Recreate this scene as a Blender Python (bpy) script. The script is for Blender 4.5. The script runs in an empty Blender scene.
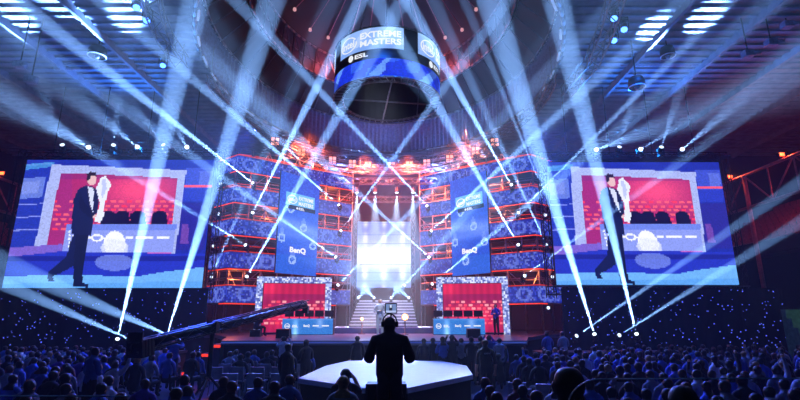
import bpy, bmesh, math, random
import numpy as np
from mathutils import Vector, Matrix, Euler
random.seed(7); np.random.seed(7)
PI = math.pi
S = bpy.context.scene
COL = S.collection
S.view_settings.view_transform = 'Standard'; S.view_settings.look = 'None'
S.view_settings.gamma = 1; S.view_settings.use_curve_mapping = False
S.view_settings.exposure = 0
S.cycles.use_denoising = True
S.cycles.use_adaptive_sampling = False
S.cycles.max_bounces = 3; S.cycles.volume_bounces = 0
S.cycles.sample_clamp_indirect = 3.0
S.cycles.caustics_reflective = False; S.cycles.caustics_refractive = False

# ------------------------------------------------------------------ camera
FPX, PITCH, CAMZ = 477.0, math.radians(14.0), 2.4
cam = bpy.data.cameras.new('camera'); camo = bpy.data.objects.new('camera', cam); COL.objects.link(camo)
cam.sensor_width = 36; cam.lens = FPX/800*36; cam.clip_end = 300
camo.location = (0, 0, CAMZ); camo.rotation_euler = (PI/2+PITCH, 0, 0); S.camera = camo
def at(px, py, Y):
    """world point on the vertical plane at depth Y that the photograph shows at px, py"""
    a, b = px-400, 200-py
    fw = FPX*math.cos(PITCH)-b*math.sin(PITCH); up = FPX*math.sin(PITCH)+b*math.cos(PITCH)
    s = Y/fw
    return Vector((a*s, Y, CAMZ+up*s))
def atz(px, py, z):
    p = at(px, py, 1.); k = (z-CAMZ)/(p.z-CAMZ)
    return Vector((p.x*k, k, z))

# ------------------------------------------------------------------ world haze
w = bpy.data.worlds.new('hall_air'); S.world = w; w.use_nodes = True
wn = w.node_tree; wn.nodes['Background'].inputs[0].default_value = (0, 0, 0, 1)
vs = wn.nodes.new('ShaderNodeVolumeScatter')
vs.inputs['Density'].default_value = 0.0022; vs.inputs['Anisotropy'].default_value = 0.25
wn.links.new(vs.outputs[0], wn.nodes['World Output'].inputs['Volume'])

# ------------------------------------------------------------------ materials
def lin(h):
    h = h.lstrip('#'); c = [int(h[i:i+2], 16)/255 for i in (0, 2, 4)]
    return tuple((x/12.92 if x <= .04045 else ((x+.055)/1.055)**2.4) for x in c)
MC = {}
def mat(name, hexc, rough=.6, metal=0., var=.25, scale=6., spec=.4):
    if name in MC: return MC[name]
    m = bpy.data.materials.new(name); m.use_nodes = True; n = m.node_tree; p = n.nodes['Principled BSDF']
    c = lin(hexc)
    tc = n.nodes.new('ShaderNodeTexCoord'); nz = n.nodes.new('ShaderNodeTexNoise'); nz.inputs['Scale'].default_value = scale
    rp = n.nodes.new('ShaderNodeValToRGB')
    rp.color_ramp.elements[0].position = .3; rp.color_ramp.elements[1].position = .7
    rp.color_ramp.elements[0].color = tuple(x*(1-var) for x in c)+(1,)
    rp.color_ramp.elements[1].color = tuple(min(1, x*(1+var)) for x in c)+(1,)
    n.links.new(tc.outputs['Object'], nz.inputs['Vector']); n.links.new(nz.outputs['Fac'], rp.inputs[0])
    n.links.new(rp.outputs[0], p.inputs['Base Color'])
    p.inputs['Roughness'].default_value = rough; p.inputs['Metallic'].default_value = metal
    p.inputs['Specular IOR Level'].default_value = spec
    MC[name] = m; return m
def emis(name, hexc, st):
    if name in MC: return MC[name]
    m = bpy.data.materials.new(name); m.use_nodes = True; n = m.node_tree; p = n.nodes['Principled BSDF']
    p.inputs['Base Color'].default_value = (.01, .01, .01, 1)
    p.inputs['Emission Color'].default_value = lin(hexc)+(1,); p.inputs['Emission Strength'].default_value = st
    m.cycles.emission_sampling = 'NONE'
    MC[name] = m; return m
def led(name, st):
    """an LED surface: shows the picture its face colours hold"""
    if name in MC: return MC[name]
    m = bpy.data.materials.new(name); m.use_nodes = True; n = m.node_tree
    n.nodes.remove(n.nodes['Principled BSDF'])
    a = n.nodes.new('ShaderNodeAttribute'); a.attribute_name = 'col'
    e = n.nodes.new('ShaderNodeEmission'); e.inputs[1].default_value = st
    n.links.new(a.outputs['Color'], e.inputs[0]); n.links.new(e.outputs[0], n.nodes['Material Output'].inputs[0])
    m.cycles.emission_sampling = 'NONE'
    MC[name] = m; return m
BLACK = mat('black_paint', '#0a0a0c', .5); DARK = mat('dark_steel', '#1b1c22', .45, .6)
STEEL = mat('scaffold_steel', '#8a8d96', .35, .5); TRUSS = mat('truss_aluminium', '#5d6068', .35, .7)
DECK = mat('stage_deck', '#3b3f52', .28, 0, .15, 2.); DRAPE = mat('black_drape', '#08080c', .9, 0, .3, 3.)
LENS = emis('lamp_lens', '#dff0ff', 3); LENSS = emis('small_lamp_lens', '#cfe4ff', 2)
WARM = emis('warm_lamp_lens', '#ffb45a', 3.5); REDL = emis('red_lamp_lens', '#ff4a20', 9)
BLUEL = emis('blue_lamp_lens', '#3a6bff', 9)
PINKL = emis('blinder_lens', '#ff9a80', 1.6)
REDN = emis('red_neon', '#ff3a14', 1.5); REDGLOW = emis('dim_red_glow', '#ff3c18', .8)
WHITE = emis('white_letters', '#f2f7ff', 1.0)
LINEW = emis('step_light_strip', '#dfe6ff', .9)

# ------------------------------------------------------------------ mesh builder
class MB:
    def __init__(s): s.v = []; s.f = []; s.m = []; s.sm = []
    def add(s, vs, fs, mi=0, smooth=False):
        o = len(s.v); s.v += [tuple(v) for v in vs]
        for f in fs: s.f.append(tuple(i+o for i in f)); s.m.append(mi); s.sm.append(smooth)
        return s
    def box(s, c, d, mi=0, R=None, b=0.):
        x, y, z = d[0]/2, d[1]/2, d[2]/2; c = Vector(c)
        P = [Vector(((-x, x)[i & 1], (-y, y)[i >> 1 & 1], (-z, z)[i >> 2 & 1])) for i in range(8)]
        if R is not None: P = [R @ p for p in P]
        return s.add([p+c for p in P], [(0, 2, 3, 1), (4, 5, 7, 6), (0, 1, 5, 4), (2, 6, 7, 3), (0, 4, 6, 2), (1, 3, 7, 5)], mi)
    def tube(s, a, b, r, n=6, mi=0, r2=None):
        a, b = Vector(a), Vector(b); d = (b-a)
        if d.length < 1e-6: return s
        q = d.to_track_quat('Z', 'Y'); r2 = r if r2 is None else r2
        ring = lambda p, rr: [p+q @ Vector((rr*math.cos(2*PI*k/n), rr*math.sin(2*PI*k/n), 0)) for k in range(n)]
        fs = [(k, (k+1) % n, n+(k+1) % n, n+k) for k in range(n)]+[tuple(range(n-1, -1, -1)), tuple(range(n, 2*n))]
        return s.add(ring(a, r)+ring(b, r2), fs, mi, n > 5)
    def path(s, pts, r, n=6, mi=0):
        for a, b in zip(pts, pts[1:]): s.tube(a, b, r, n, mi)
        return s
    def lathe(s, prof, c=(0, 0, 0), n=16, mi=0, R=None):
        c = Vector(c); vs = []
        for r, z in prof:
            for k in range(n):
                p = Vector((r*math.cos(2*PI*k/n), r*math.sin(2*PI*k/n), z)); vs.append(c+(R @ p if R is not None else p))
        fs = []
        for i in range(len(prof)-1):
            for k in range(n): fs.append((i*n+k, i*n+(k+1) % n, (i+1)*n+(k+1) % n, (i+1)*n+k))
        fs += [tuple(range(n-1, -1, -1)), tuple((len(prof)-1)*n+k for k in range(n))]
        return s.add(vs, fs, mi, True)
    def prism(s, poly, z0, z1, mi=0):
        n = len(poly); vs = [(x, y, z0) for x, y in poly]+[(x, y, z1) for x, y in poly]
        return s.add(vs, [tuple(range(n-1, -1, -1)), tuple(range(n, 2*n))]+[(k, (k+1) % n, n+(k+1) % n, n+k) for k in range(n)], mi)
    def wall(s, pts, z0, z1, t, mi=0):
        """a thin vertical band of thickness t along a plan polyline"""
        for a, b in zip(pts, pts[1:]):
            a, b = Vector(a), Vector(b); d = (b-a).normalized(); nn = Vector((-d.y, d.x))*t
            s.prism([a, b, b+nn, a+nn], z0, z1, mi)
        return s
    def truss(s, a, b, w=.4, bay=.6, r=.03, up=Vector((0, 0, 1)), n=5):
        a, b = Vector(a), Vector(b); d = (b-a); L = d.length; d.normalize()
        side = d.cross(up).normalized(); u2 = side.cross(d).normalized(); h = w/2
        C = [side*h+u2*h, -side*h+u2*h, -side*h-u2*h, side*h-u2*h]
        for c in C: s.tube(a+c, b+c, r, n)
        k = max(1, round(L/bay))
        for i in range(k):
            p, q = a+d*L*i/k, a+d*L*(i+1)/k
            for j in range(4):
                c0, c1 = C[j], C[(j+1) % 4]
                s.tube(p+(c0 if i % 2 else c1), q+(c1 if i % 2 else c0), r*.6, 4)
        return s
    def build(s, name, mats, parent=None, base=None, rot=None, fix=True):
        """one mesh object; with base the points are world points and are stored relative to it"""
        me = bpy.data.meshes.new(name); b = Vector(base) if base is not None else Vector((0, 0, 0))
        me.from_pydata([tuple(Vector(v)-b) for v in s.v], [], s.f)
        for m in (mats if isinstance(mats, (list, tuple)) else [mats]): me.materials.append(m)
        me.polygons.foreach_set('material_index', s.m); me.polygons.foreach_set('use_smooth', s.sm)
        if fix:
            bm = bmesh.new(); bm.from_mesh(me); bmesh.ops.recalc_face_normals(bm, faces=bm.faces); bm.to_mesh(me); bm.free()
        me.update()
        o = bpy.data.objects.new(name, me); COL.objects.link(o)
        if parent: o.parent = parent
        elif base is not None: o.location = b
        return o
def tag(o, label=None, cat=None, group=None, kind=None):
    if label: o['label'] = label
    if cat: o['category'] = cat
    if group: o['group'] = group
    if kind: o['kind'] = kind
    return o
def empty(name, loc, label=None, cat=None, group=None, rz=0):
    o = bpy.data.objects.new(name, None); COL.objects.link(o); o.location = loc; o.rotation_euler = (0, 0, rz)
    o.empty_display_size = .2
    return tag(o, label, cat, group)
def copy_tree(o, parent=None):
    c = o.copy(); COL.objects.link(c)
    if parent: c.parent = parent
    for ch in o.children: copy_tree(ch, c)
    return c
def light(name, kind, loc, aim, power, color, spot=60, blend=.5, size=.1, parent=None):
    l = bpy.data.lights.new(name, kind); l.energy = power; l.color = color; l.shadow_soft_size = size
    if kind == 'SPOT': l.spot_size = math.radians(spot); l.spot_blend = blend
    o = bpy.data.objects.new(name, l); COL.objects.link(o); o.location = loc
    if aim is not None: o.rotation_euler = (Vector(loc)-Vector(aim)).to_track_quat('Z', 'Y').to_euler()
    if parent: o.parent = parent
    return o

# ------------------------------------------------------------------ pictures shown on LED surfaces
class Canvas:
    def __init__(s, w, h, fx=None):
        s.w, s.h = w, h; s.c = np.zeros((h, w, 3))
        u, t = np.meshgrid((np.arange(w)+.5)/w, (np.arange(h)+.5)/h)
        s.u, s.t = u, t
        s.X, s.Y = fx(u, t) if fx else (u, t)
    def put(s, mask, hexc, a=1.):
        c = np.array(lin(hexc)) if isinstance(hexc, str) else np.array(hexc)
        k = (np.asarray(mask, float)*a)[..., None]; s.c = s.c*(1-k)+c*k
    def add(s, k, hexc): s.c = s.c+np.asarray(k)[..., None]*np.array(lin(hexc))
    def rect(s, x0, y0, x1, y1, c, a=1.): s.put((s.X >= x0) & (s.X <= x1) & (s.Y >= y0) & (s.Y <= y1), c, a)
    def ell(s, x, y, rx, ry, c, a=1.): s.put(((s.X-x)/rx)**2+((s.Y-y)/ry)**2 <= 1, c, a)
    def ring(s, x, y, rx, ry, k, c, a=1.):
        d = ((s.X-x)/rx)**2+((s.Y-y)/ry)**2; s.put((d <= 1) & (d >= k*k), c, a)
    def poly(s, P, c, a=1.):
        m = np.zeros(s.X.shape, bool); n = len(P)
        for i in range(n):
            (x0, y0), (x1, y1) = P[i], P[(i+1) % n]
            if y0 == y1: continue
            q = ((y0 > s.Y) != (y1 > s.Y)) & (s.X < (x1-x0)*(s.Y-y0)/(y1-y0)+x0); m ^= q
        s.put(m, c, a)
    def noise(s, amp): s.c = s.c*(1+amp*(np.random.rand(s.h, s.w, 1)*2-1))
    def mesh(s, name, surf, m, parent=None, base=None):
        w, h = s.w, s.h; b = Vector(base) if base is not None else Vector((0, 0, 0))
        vs = [tuple(surf(i/w, 1-j/h)-b) for j in range(h+1) for i in range(w+1)]
        fs = [(j*(w+1)+i, (j+1)*(w+1)+i, (j+1)*(w+1)+i+1, j*(w+1)+i+1) for j in range(h) for i in range(w)]
        me = bpy.data.meshes.new(name); me.from_pydata(vs, [], fs); me.materials.append(m)
        at_ = me.color_attributes.new('col', 'FLOAT_COLOR', 'CORNER')
        cc = np.ones((h*w, 4, 4)); cc[..., :3] = np.clip(s.c.reshape(-1, 1, 3), 0, 1)
        at_.data.foreach_set('color', cc.ravel()); me.update()
        o = bpy.data.objects.new(name, me); COL.objects.link(o)
        if parent: o.parent = parent
        elif base is not None: o.location = b
        return o
def quad(bl, br, tr, tl):
    bl, br, tr, tl = map(Vector, (bl, br, tr, tl))
    return lambda u, v: (bl*(1-u)+br*u)*(1-v)+(tl*(1-u)+tr*u)*v
def off(surf, d):
    """the same surface moved d along its normal"""
    def g(u, v):
        e = 1e-3; a = surf(u+e, v)-surf(u-e, v); b = surf(u, v+e)-surf(u, v-e)
        return surf(u, v)+a.cross(b).normalized()*d
    return g
TXT = {}
def glyphs(text, bold=.0):
    if (text, bold) in TXT: return TXT[(text, bold)]
    cu = bpy.data.curves.new('t', 'FONT'); cu.body = text; cu.size = 1; cu.offset = bold; cu.resolution_u = 3
    o = bpy.data.objects.new('t', cu); COL.objects.link(o)
    bpy.context.view_layer.update()
    me = bpy.data.meshes.new_from_object(o.evaluated_get(bpy.context.evaluated_depsgraph_get()))
    vs = [v.co.copy() for v in me.vertices]; fs = [tuple(p.vertices) for p in me.polygons]
    bpy.data.objects.remove(o); bpy.data.curves.remove(cu); bpy.data.meshes.remove(me)
    x0, x1 = min(v.x for v in vs), max(v.x for v in vs); y0, y1 = min(v.y for v in vs), max(v.y for v in vs)
    r = ([((v.x-x0)/(x1-x0), (v.y-y0)/(y1-y0)) for v in vs], fs); TXT[(text, bold)] = r; return r
def put_text(mb, text, surf, u0, v0, u1, v1, bold=.02, mi=0):
    vs, fs = glyphs(text, bold)
    mb.add([surf(u0+(u1-u0)*x, v0+(v1-v0)*y) for x, y in vs], fs, mi)
def put_ring(mb, surf, u, v, ru, rv, k=.82, n=36, a0=0, a1=2*PI, mi=0):
    P = []
    for i in range(n+1):
        a = a0+(a1-a0)*i/n; q = k+(1-k)*.0
        P += [surf(u+ru*math.cos(a), v+rv*math.sin(a)), surf(u+ru*q*math.cos(a), v+rv*q*math.sin(a))]
    mb.add(P, [(2*i, 2*i+2, 2*i+3, 2*i+1) for i in range(n)], mi)
def put_disc(mb, surf, u, v, ru, rv, n=20, mi=0):
    mb.add([surf(u+ru*math.cos(2*PI*i/n), v+rv*math.sin(2*PI*i/n)) for i in range(n)], [tuple(range(n))], mi)

# ================================================================== THE SETTING
def struct(mb, name, m): return tag(mb.build(name, m), kind='structure')
XC, YC = -.95, 24.2                                   # centre of the oval dome
def ov(rx, ry, a, z): return Vector((XC+rx*math.cos(a), YC+ry*math.sin(a), z))
FLOORM = mat('dark_floor', '#343a52', .3, 0, .3, 1.5)
ROOFM = mat('roof_slats', '#7c849c', .75, 0, .2, 2.)
struct(MB().box((0, 17, -.1), (84, 50, .2)), 'floor', FLOORM)
struct(MB().box((0, 40.15, 8.5), (84, .3, 17)), 'wall_back', mat('back_wall', '#0c0d14', .9))
struct(MB().box((-34.15, 17, 8.5), (.3, 46, 17)), 'wall_left', mat('side_wall', '#0a0b12', .9))
struct(MB().box((34.15, 17, 8.5), (.3, 46, 17)), 'wall_right', mat('side_wall', '#0a0b12', .9))
# flat roof with slatted underside and an oval opening
rf = MB(); N = 96; ZR = 16.4
inn = [ov(9.35, 11.85, 2*PI*k/N, ZR) for k in range(N)]; out = []
for k in range(N):
    a = 2*PI*k/N; c, s_ = math.cos(a), math.sin(a)
    t = min((35/abs(c)) if abs(c) > 1e-6 else 1e9, (16.1/abs(s_)) if s_ > 1e-6 else ((19/abs(s_)) if s_ < -1e-6 else 1e9))
    out.append(Vector((XC+t*c, YC+t*s_, ZR)))
rf.add(inn+out, [(k, (k+1) % N, N+(k+1) % N, N+k) for k in range(N)])
y = 6.2
while y < 40:
    q = (y-YC)/12.0; e = 9.6*math.sqrt(1-q*q) if abs(q) < 1 else 0
    for x0, x1 in ((-34, XC-e), (XC+e, 34)):
        rf.box(((x0+x1)/2, y, ZR-.05), (x1-x0, .16, .10))
    y += .62
for x in (-31, -27, -23, -19, -15, 13, 17, 21, 25, 29): rf.box((x, 23, ZR-.2), (.16, 33, .4))
struct(rf, 'ceiling', ROOFM)
# oval dome: corrugated skirt, dark soffit, lattice collar, cone with radial ribs
dm = MB(); NS = 240
def band(mb, p, q, n=96, corr=0., mi=0):
    vs = []
    for (rx, ry, z) in (p, q):
        for k in range(n):
            d = corr if k % 2 else 0
            vs.append(ov(rx+d, ry+d, 2*PI*k/n, z))
    mb.add(vs, [(k, (k+1) % n, n+(k+1) % n, n+k) for k in range(n)], mi)
band(dm, (9.3, 11.8, 15.3), (9.3, 11.8, 17.9), 360, .1, 0)
band(dm, (9.3, 11.8, 17.9), (7.6, 9.7, 19.5), 96, 0, 1)
band(dm, (7.5, 9.6, 19.5), (7.3, 9.4, 21.4), 96, 0, 2)
band(dm, (7.3, 9.4, 21.4), (1.6, 2.1, 25.5), 96, 0, 1)
band(dm, (1.6, 2.1, 25.5), (.1, .1, 25.6), 96, 0, 1)
for k in range(48):
    a = 2*PI*k/48
    dm.tube(ov(7.35, 9.45, a, 19.5), ov(7.2, 9.3, a, 21.4), .05, 5, 3)
    dm.tube(ov(7.35, 9.45, a, 19.5), ov(7.2, 9.3, a+2*PI/48, 21.4), .03, 4, 3)
    dm.tube(ov(9.2, 11.7, a, 17.8), ov(7.6, 9.7, a, 19.4), .04, 4, 3)
for z, rx, ry, r in ((15.3, 9.3, 11.8, .1), (17.85, 9.25, 11.75, .07), (19.5, 7.45, 9.55, .09), (20.4, 7.35, 9.45, .04), (21.4, 7.2, 9.3, .07)):
    dm.path([ov(rx, ry, 2*PI*k/96, z) for k in range(97)], r, 6, 3)
struct(dm, 'ceiling_dome', [mat('corrugated_metal', '#596284', .5, .3), mat('dome_soffit', '#070911', .8), mat('collar_panel', '#262a40', .6), TRUSS])
# radial hanging rods under the cone, each with a small lamp at its foot
for i in range(26):
    a = 2*PI*(i+.5)/26
    p0, p1 = ov(2.0, 2.6, a, 25.0), ov(6.3, 8.1, a, 21.6+.35*(i % 2))
    r = empty('rod_light', p1, 'slim red-lit rod light inside the oval dome', 'rod light', 'rod lights fanned around the dome')
    MB().tube(p0, p1, .025, 5).build('rod', mat('rod_metal', '#a05a60', .4, .5), r, p1)
    MB().lathe([(.03, .1), (.1, .05), (.12, -.1), (.06, -.16)], p1, 10).build('lamp_head', emis('rod_lamp', '#ffb8c0', .7), r, p1)
for a in (math.radians(128), math.radians(52)):
    light('dome_red_light', 'POINT', ov(6.6, 8.6, a, 20.3), None, 300, (1, .12, .12), size=.3)
# white light bars clipped along the rim of the dome
for i, a in enumerate([math.radians(d) for d in (176, 184, 192, 201, 212, 224, 4, -5, -14, -24, -36, 160, 20, 34, 146)]):
    p, q = ov(9.15, 11.6, a-.035, 15.12), ov(9.15, 11.6, a+.035, 15.12)
    c = (p+q)/2; side = 'left' if c.x < XC else 'right'
    t = empty('light_bar', c, f'short white light bar on the {side} rim of the oval ceiling opening', 'light bar', f'light bars on the {side} dome rim')
    MB().tube(p+Vector((0, 0, .07)), q+Vector((0, 0, .07)), .07, 8).build('housing', TRUSS, t, c)
    MB().tube(p, q, .05, 8).build('diffuser', emis('bar_diffuser', '#9fb8f0', .5), t, c)

# ------------------------------------------------------------------ hanging LED cylinder
CX, CY, CR = -.73, 24.9, 3.0
def cyl(z0, z1, r=CR):
    return lambda u, v: Vector((CX+r*math.sin(u*2*PI), CY-r*math.cos(u*2*PI), z0+(z1-z0)*v))   # u=0 faces the camera
cube = empty('led_cylinder', (CX, CY, 14.3), 'round hanging LED scoreboard with pale logo panels over a blue band', 'scoreboard')
Z0, Z1, Z2, Z3 = 14.35, 15.35, 15.9, 17.15
cv = Canvas(200, 14); nz = np.random.rand(1, 200)
cv.put(np.ones_like(cv.u), '#1a34d8'); cv.put(np.sin(cv.u*60)*np.cos(cv.t*4+cv.u*23) > .25, '#3a6af0', .7)
cv.put(np.cos(cv.u*37+2*cv.t) > .8, '#7ab4ff', .6); cv.put(np.cos(cv.u*21-1.5*cv.t) < -.75, '#0a1790', .7); cv.noise(.15)
LEDM = led('led_picture', 1.12)
cv.mesh('lower_led_band', cyl(Z0, Z1), LEDM, cube, cube.location)
cv = Canvas(360, 18, lambda u, t: ((u*360+180) % 360-180, t))
cv.put(np.ones_like(cv.u), '#03040c')
PANELS = [-18.7+90*k for k in range(4)]
for p in PANELS:
    for sh in (-360, 0, 360):
        m = np.abs(cv.X-p-sh) <= 37
        cv.put(m, '#8fb4f2'); cv.put(m & (np.sin(cv.X*.25+cv.Y*5) > .4), '#b5cdf8', .7); cv.put(m & (cv.Y > .75), '#6f9bea', .6)
cv.mesh('upper_led_band', cyl(Z2, Z3), LEDM, cube, cube.location)
mb = MB()
for k in range(64):
    pass
mb.add([cyl(Z1, Z2)(k/64, v) for v in (0, 1) for k in range(64)], [(k, (k+1) % 64, 64+(k+1) % 64, 64+k) for k in range(64)])
mb.build('dark_middle_band', mat('dark_band', '#05060c', .4), cube, cube.location)
mb = MB()
sU, sM = cyl(Z2, Z3, CR+.03), cyl(Z1, Z2, CR+.03)
for p in PANELS:
    U = lambda d: (p+d)/360
    put_ring(mb, sU, U(-23), .47, 11.5/360, .36, .86, 40, .5, 2*PI+.15)
    put_text(mb, 'intel', sU, U(-31.5), .30, U(-15), .66, .025)
    put_text(mb, 'EXTREME', sU, U(-8), .53, U(34), .82, .035)
    put_text(mb, 'MASTERS', sU, U(-8), .17, U(34), .46, .035)
    put_disc(mb, sM, U(-19), .5, 3.2/360, .36)
    put_text(mb, 'ESL', sM, U(-14), .28, U(1), .74, .04)
tag(mb.build('lettering', WHITE, cube, cube.location, fix=False), 'white lettering reading intel EXTREME MASTERS and ESL')
mb = MB()
for z, r in ((Z0-.05, CR), (Z3+.05, CR)):
    for rr in (CR+.02, CR-.5):
        mb.path([cyl(z, z, rr)(k/48, 0) for k in range(49)], .05, 6)
    for k in range(48):
        mb.tube(cyl(z, z, CR+.02)(k/48, 0), cyl(z, z, CR-.5)((k+.5)/48, 0), .025, 4)
for a in (0, .25): mb.tube(cyl(Z0, Z0, CR)(a+.02, 0), cyl(Z0, Z0, CR)(a+.52, 0), .045, 6)
for a in (.1, .4): mb.tube(cyl(Z0+.1, Z0, CR)(a, 0), cyl(Z0+.1, Z0, CR)(.5-a+.0, 0), .03, 6)
mb.build('rim_truss', TRUSS, cube, cube.location)
mb = MB(); vs = [cyl(Z0, Z3, CR-.06)(k/48, v) for v in (0, 1) for k in range(48)]
mb.add(vs, [(k, (k+1) % 48, 48+(k+1) % 48, 48+k) for k in range(48)]); mb.add(vs[48:], [tuple(range(48))])
mb.add([cyl(Z0, Z0, r)(k/48, 0) for r in (CR-.01, CR-.45) for k in range(48)], [(k, (k+1) % 48, 48+(k+1) % 48, 48+k) for k in range(48)]); mb.build('inner_shell', mat('inner_shell', '#050609', .8), cube, cube.location)
for k in range(6): MB().tube(cyl(Z3, Z3, CR-.3)(k/6, 0), (CX+.4*math.sin(k), CY-.4*math.cos(k), 25.4), .03, 5).build('suspension_cable', TRUSS, cube, cube.location)

# ------------------------------------------------------------------ side screens
def lscr(u, t):
    y = 160+128*t; xl = 28-28*t; xr = 215-10*t
    return xl+(xr-xl)*u, y
def video():
    c = Canvas(156, 106, lscr)
    X, Y = c.X, c.Y
    c.put(np.ones_like(X), '#1f2fa8')
    c.put(X < 60, '#2438b4'); c.poly([(14, 180), (46, 178), (42, 199), (10, 202)], '#6d86e4', .85)
    c.poly([(20, 184), (40, 182), (38, 195), (22, 196)], '#8fa2f0', .5)
    for yy in (165, 206, 219, 232): c.poly([(8, yy), (52, yy-1), (52, yy), (8, yy+1.4)], '#8f9cf4', .8)
    c.poly([(24, 165), (55, 162), (55, 167), (24, 171)], '#4fa0e8', .7)
    c.poly([(186, 168), (216, 168), (212, 190), (186, 190)], '#3d50cc'); c.poly([(200, 172), (213, 172), (211, 186), (200, 186)], '#6a7fe8', .6)
    c.poly([(183, 187), (215, 187), (215, 189), (183, 189)], '#ff5a78'); c.poly([(182, 190), (213, 190), (209, 204), (182, 204)], '#2a3cc0')
    c.poly([(178, 205), (212, 205), (206, 252), (176, 252)], '#2a2a9a'); c.poly([(184, 226), (190, 226), (190, 246), (182, 246)], '#7a4ab0', .8)
    # portal frame and red wall
    c.poly([(52, 165), (187, 171), (181, 226), (176, 256), (33, 250)], '#a9b6f0')
    c.noise(.12)
    red = Canvas(156, 106, lscr); P = [(61, 174), (178, 179), (173, 226), (171, 252), (45, 250)]
    c.poly(P, '#b02a70')
    m = np.zeros_like(X); tmp = Canvas(156, 106, lscr); tmp.poly(P, (1, 1, 1)); m = tmp.c[..., 0]
    c.put(m, '#e8486a', 0.0); c.add(m*np.exp(-((X-138)/30)**2-((Y-192)/16)**2)*.55, '#ff5a60')
    c.put(m*(Y < 180), '#7a2a78', .5); c.put(m*(X < 72), '#8a2a8a', .35)
    for r in range(7):
        for k in range(15):
            x0 = 52+k*8.4+3*(r % 2); y0 = 202+r*4.6
            if x0 < 76 and r < 3 and k % 2: continue
            c.put(m*((X > x0) & (X < x0+5.2) & (Y > y0) & (Y < y0+2.4)), '#ff6a78' if (r+k) % 3 else '#ff3d5a', .85)
    c.poly([(45, 250), (173, 252), (173, 256), (45, 254)], '#c060c0')
    # chairs and desk
    for x0 in (101, 115, 131, 153):
        c.poly([(x0, 216), (x0+5, 213), (x0+14, 214), (x0+16, 228), (x0-1, 228)], '#141038')
    c.poly([(66, 226), (178, 226), (174, 254), (62, 254)], '#8c9cf0')
    c.poly([(66, 226), (178, 226), (177, 233), (65, 233)], '#6f86ea')
    for k in range(4):
        for r in range(6): c.ell(69+k*4.6, 234+r*3.6, 1.3, 1.1, '#eef2ff')
    c.ell(115, 246, 11, 13, '#f6f8ff'); c.ell(115, 250, 14, 9, '#e2e8ff', .7)
    for x0, x1 in ((88, 104), (126, 134), (136, 154), (158, 171)): c.rect(x0, 238.6, x1, 241.4, '#f4f6ff')
    c.ell(97, 240, 6, 4, '#f4f6ff'); c.ell(97, 240, 4, 2, '#8c9cf0')
    # floor
    c.poly([(0, 252), (212, 256), (208, 292), (-4, 292)], '#2636c0')
    c.poly([(5, 250), (62, 246), (62, 253), (4, 259)], '#7c62d0'); c.poly([(0, 258), (208, 258), (207, 262), (0, 263)], '#1a1f88', .8)
    c.ell(115, 264, 20, 8, '#7e94f4', .6)
    c.poly([(-4, 277), (60, 276), (140, 277), (165, 273), (208, 268), (207, 292), (-6, 292)], '#6fb2f6')
    c.poly([(-4, 284), (208, 282), (207, 292), (-6, 292)], '#58a0f0', .8)
    c.noise(.10)
    # walking man with a trophy
    suit = '#131c4e'
    c.poly([(75, 233), (87, 240), (80, 262), (72, 268), (60, 274), (52, 277), (54, 282), (47, 282), (47, 273), (53, 269), (66, 258), (70, 244)], suit)
    c.poly([(76, 230), (89, 232), (84, 262), (82, 283), (88, 285), (88, 287.5), (73, 287), (73, 280), (74, 256)], '#10173f')
    c.poly([(79, 190), (86, 187), (95, 189), (99, 194), (98, 212), (93, 222), (91, 238), (71, 236), (72, 214), (74, 200)], suit)
    c.poly([(88, 188), (94, 190), (93, 214), (90, 206)], '#d9def8')
    c.poly([(80, 194), (85, 206), (93, 214), (97, 217), (95, 221), (88, 219), (79, 210)], '#0d1440')
    c.ell(92, 180.5, 4.4, 6.6, '#e8bfc0'); c.poly([(87, 181), (87, 175), (91, 172.5), (96, 173.5), (97, 177), (91, 177), (89, 183)], '#2a1a2c')
    c.ell(96, 219, 3, 2.4, '#e8bfc0')
    T = [(101, 179), (106, 177), (109, 182), (112, 186), (108, 194), (106, 202), (104, 210), (104, 218), (100, 225), (94, 224), (97, 216), (100, 206), (98, 198), (96, 190), (99, 184)]
    c.poly(T, '#e9edff'); c.poly([(103, 181), (106, 180), (107, 190), (103, 200), (101, 196)], '#9aa8e8', .6)
    return c
VID = video()
def big_screen(name, x0, x1, z0, z1, Y, label, mirrored_label):
    r = empty(name, ((x0+x1)/2, Y, z0), label, 'screen')
    b = r.location
    VID.mesh('video_panel', quad((x0, Y, z0), (x1, Y, z0), (x1, Y, z1), (x0, Y, z1)), LEDM, r, b)
    MB().box(((x0+x1)/2, Y+.16, (z0+z1)/2), (x1-x0, .26, z1-z0)).build('cabinet', BLACK, r, b)
    for xx in (x0-.3, x1+.3): MB().truss((xx, Y+.1, z0-.7), (xx, Y+.1, z1+.6), .42, .5, .03, Vector((0, 1, 0))).build('side_truss', DARK, r, b)
    f = MB(); f.truss((x0-.5, Y+.1, z1+.35), (x1+.5, Y+.1, z1+.35), .45, .5, .035); f.build('top_truss', DARK, r, b)
    f = MB(); f.truss((x0-.5, Y+.1, z0-.3), (x1+.5, Y+.1, z0-.3), .45, .5, .035); f.build('bottom_truss', TRUSS, r, b)
    for k in range(4):
        xx = x0+(x1-x0)*(k+.5)/4; MB().tube((xx, Y+.1, z1+.5), (xx, Y+.1, ZR), .03, 5).build('hanging_cable', DARK, r, b)
    return r
SYL = 27.0
big_screen('video_screen', -22.2, -11.05, 4.08, 11.6, SYL, 'huge left-hand video screen showing a man walking with a trophy', '')
big_screen('video_screen', 8.75, 18.95, 4.25, 11.45, SYL, 'huge right-hand video screen showing a man walking with a trophy', '')

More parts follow.
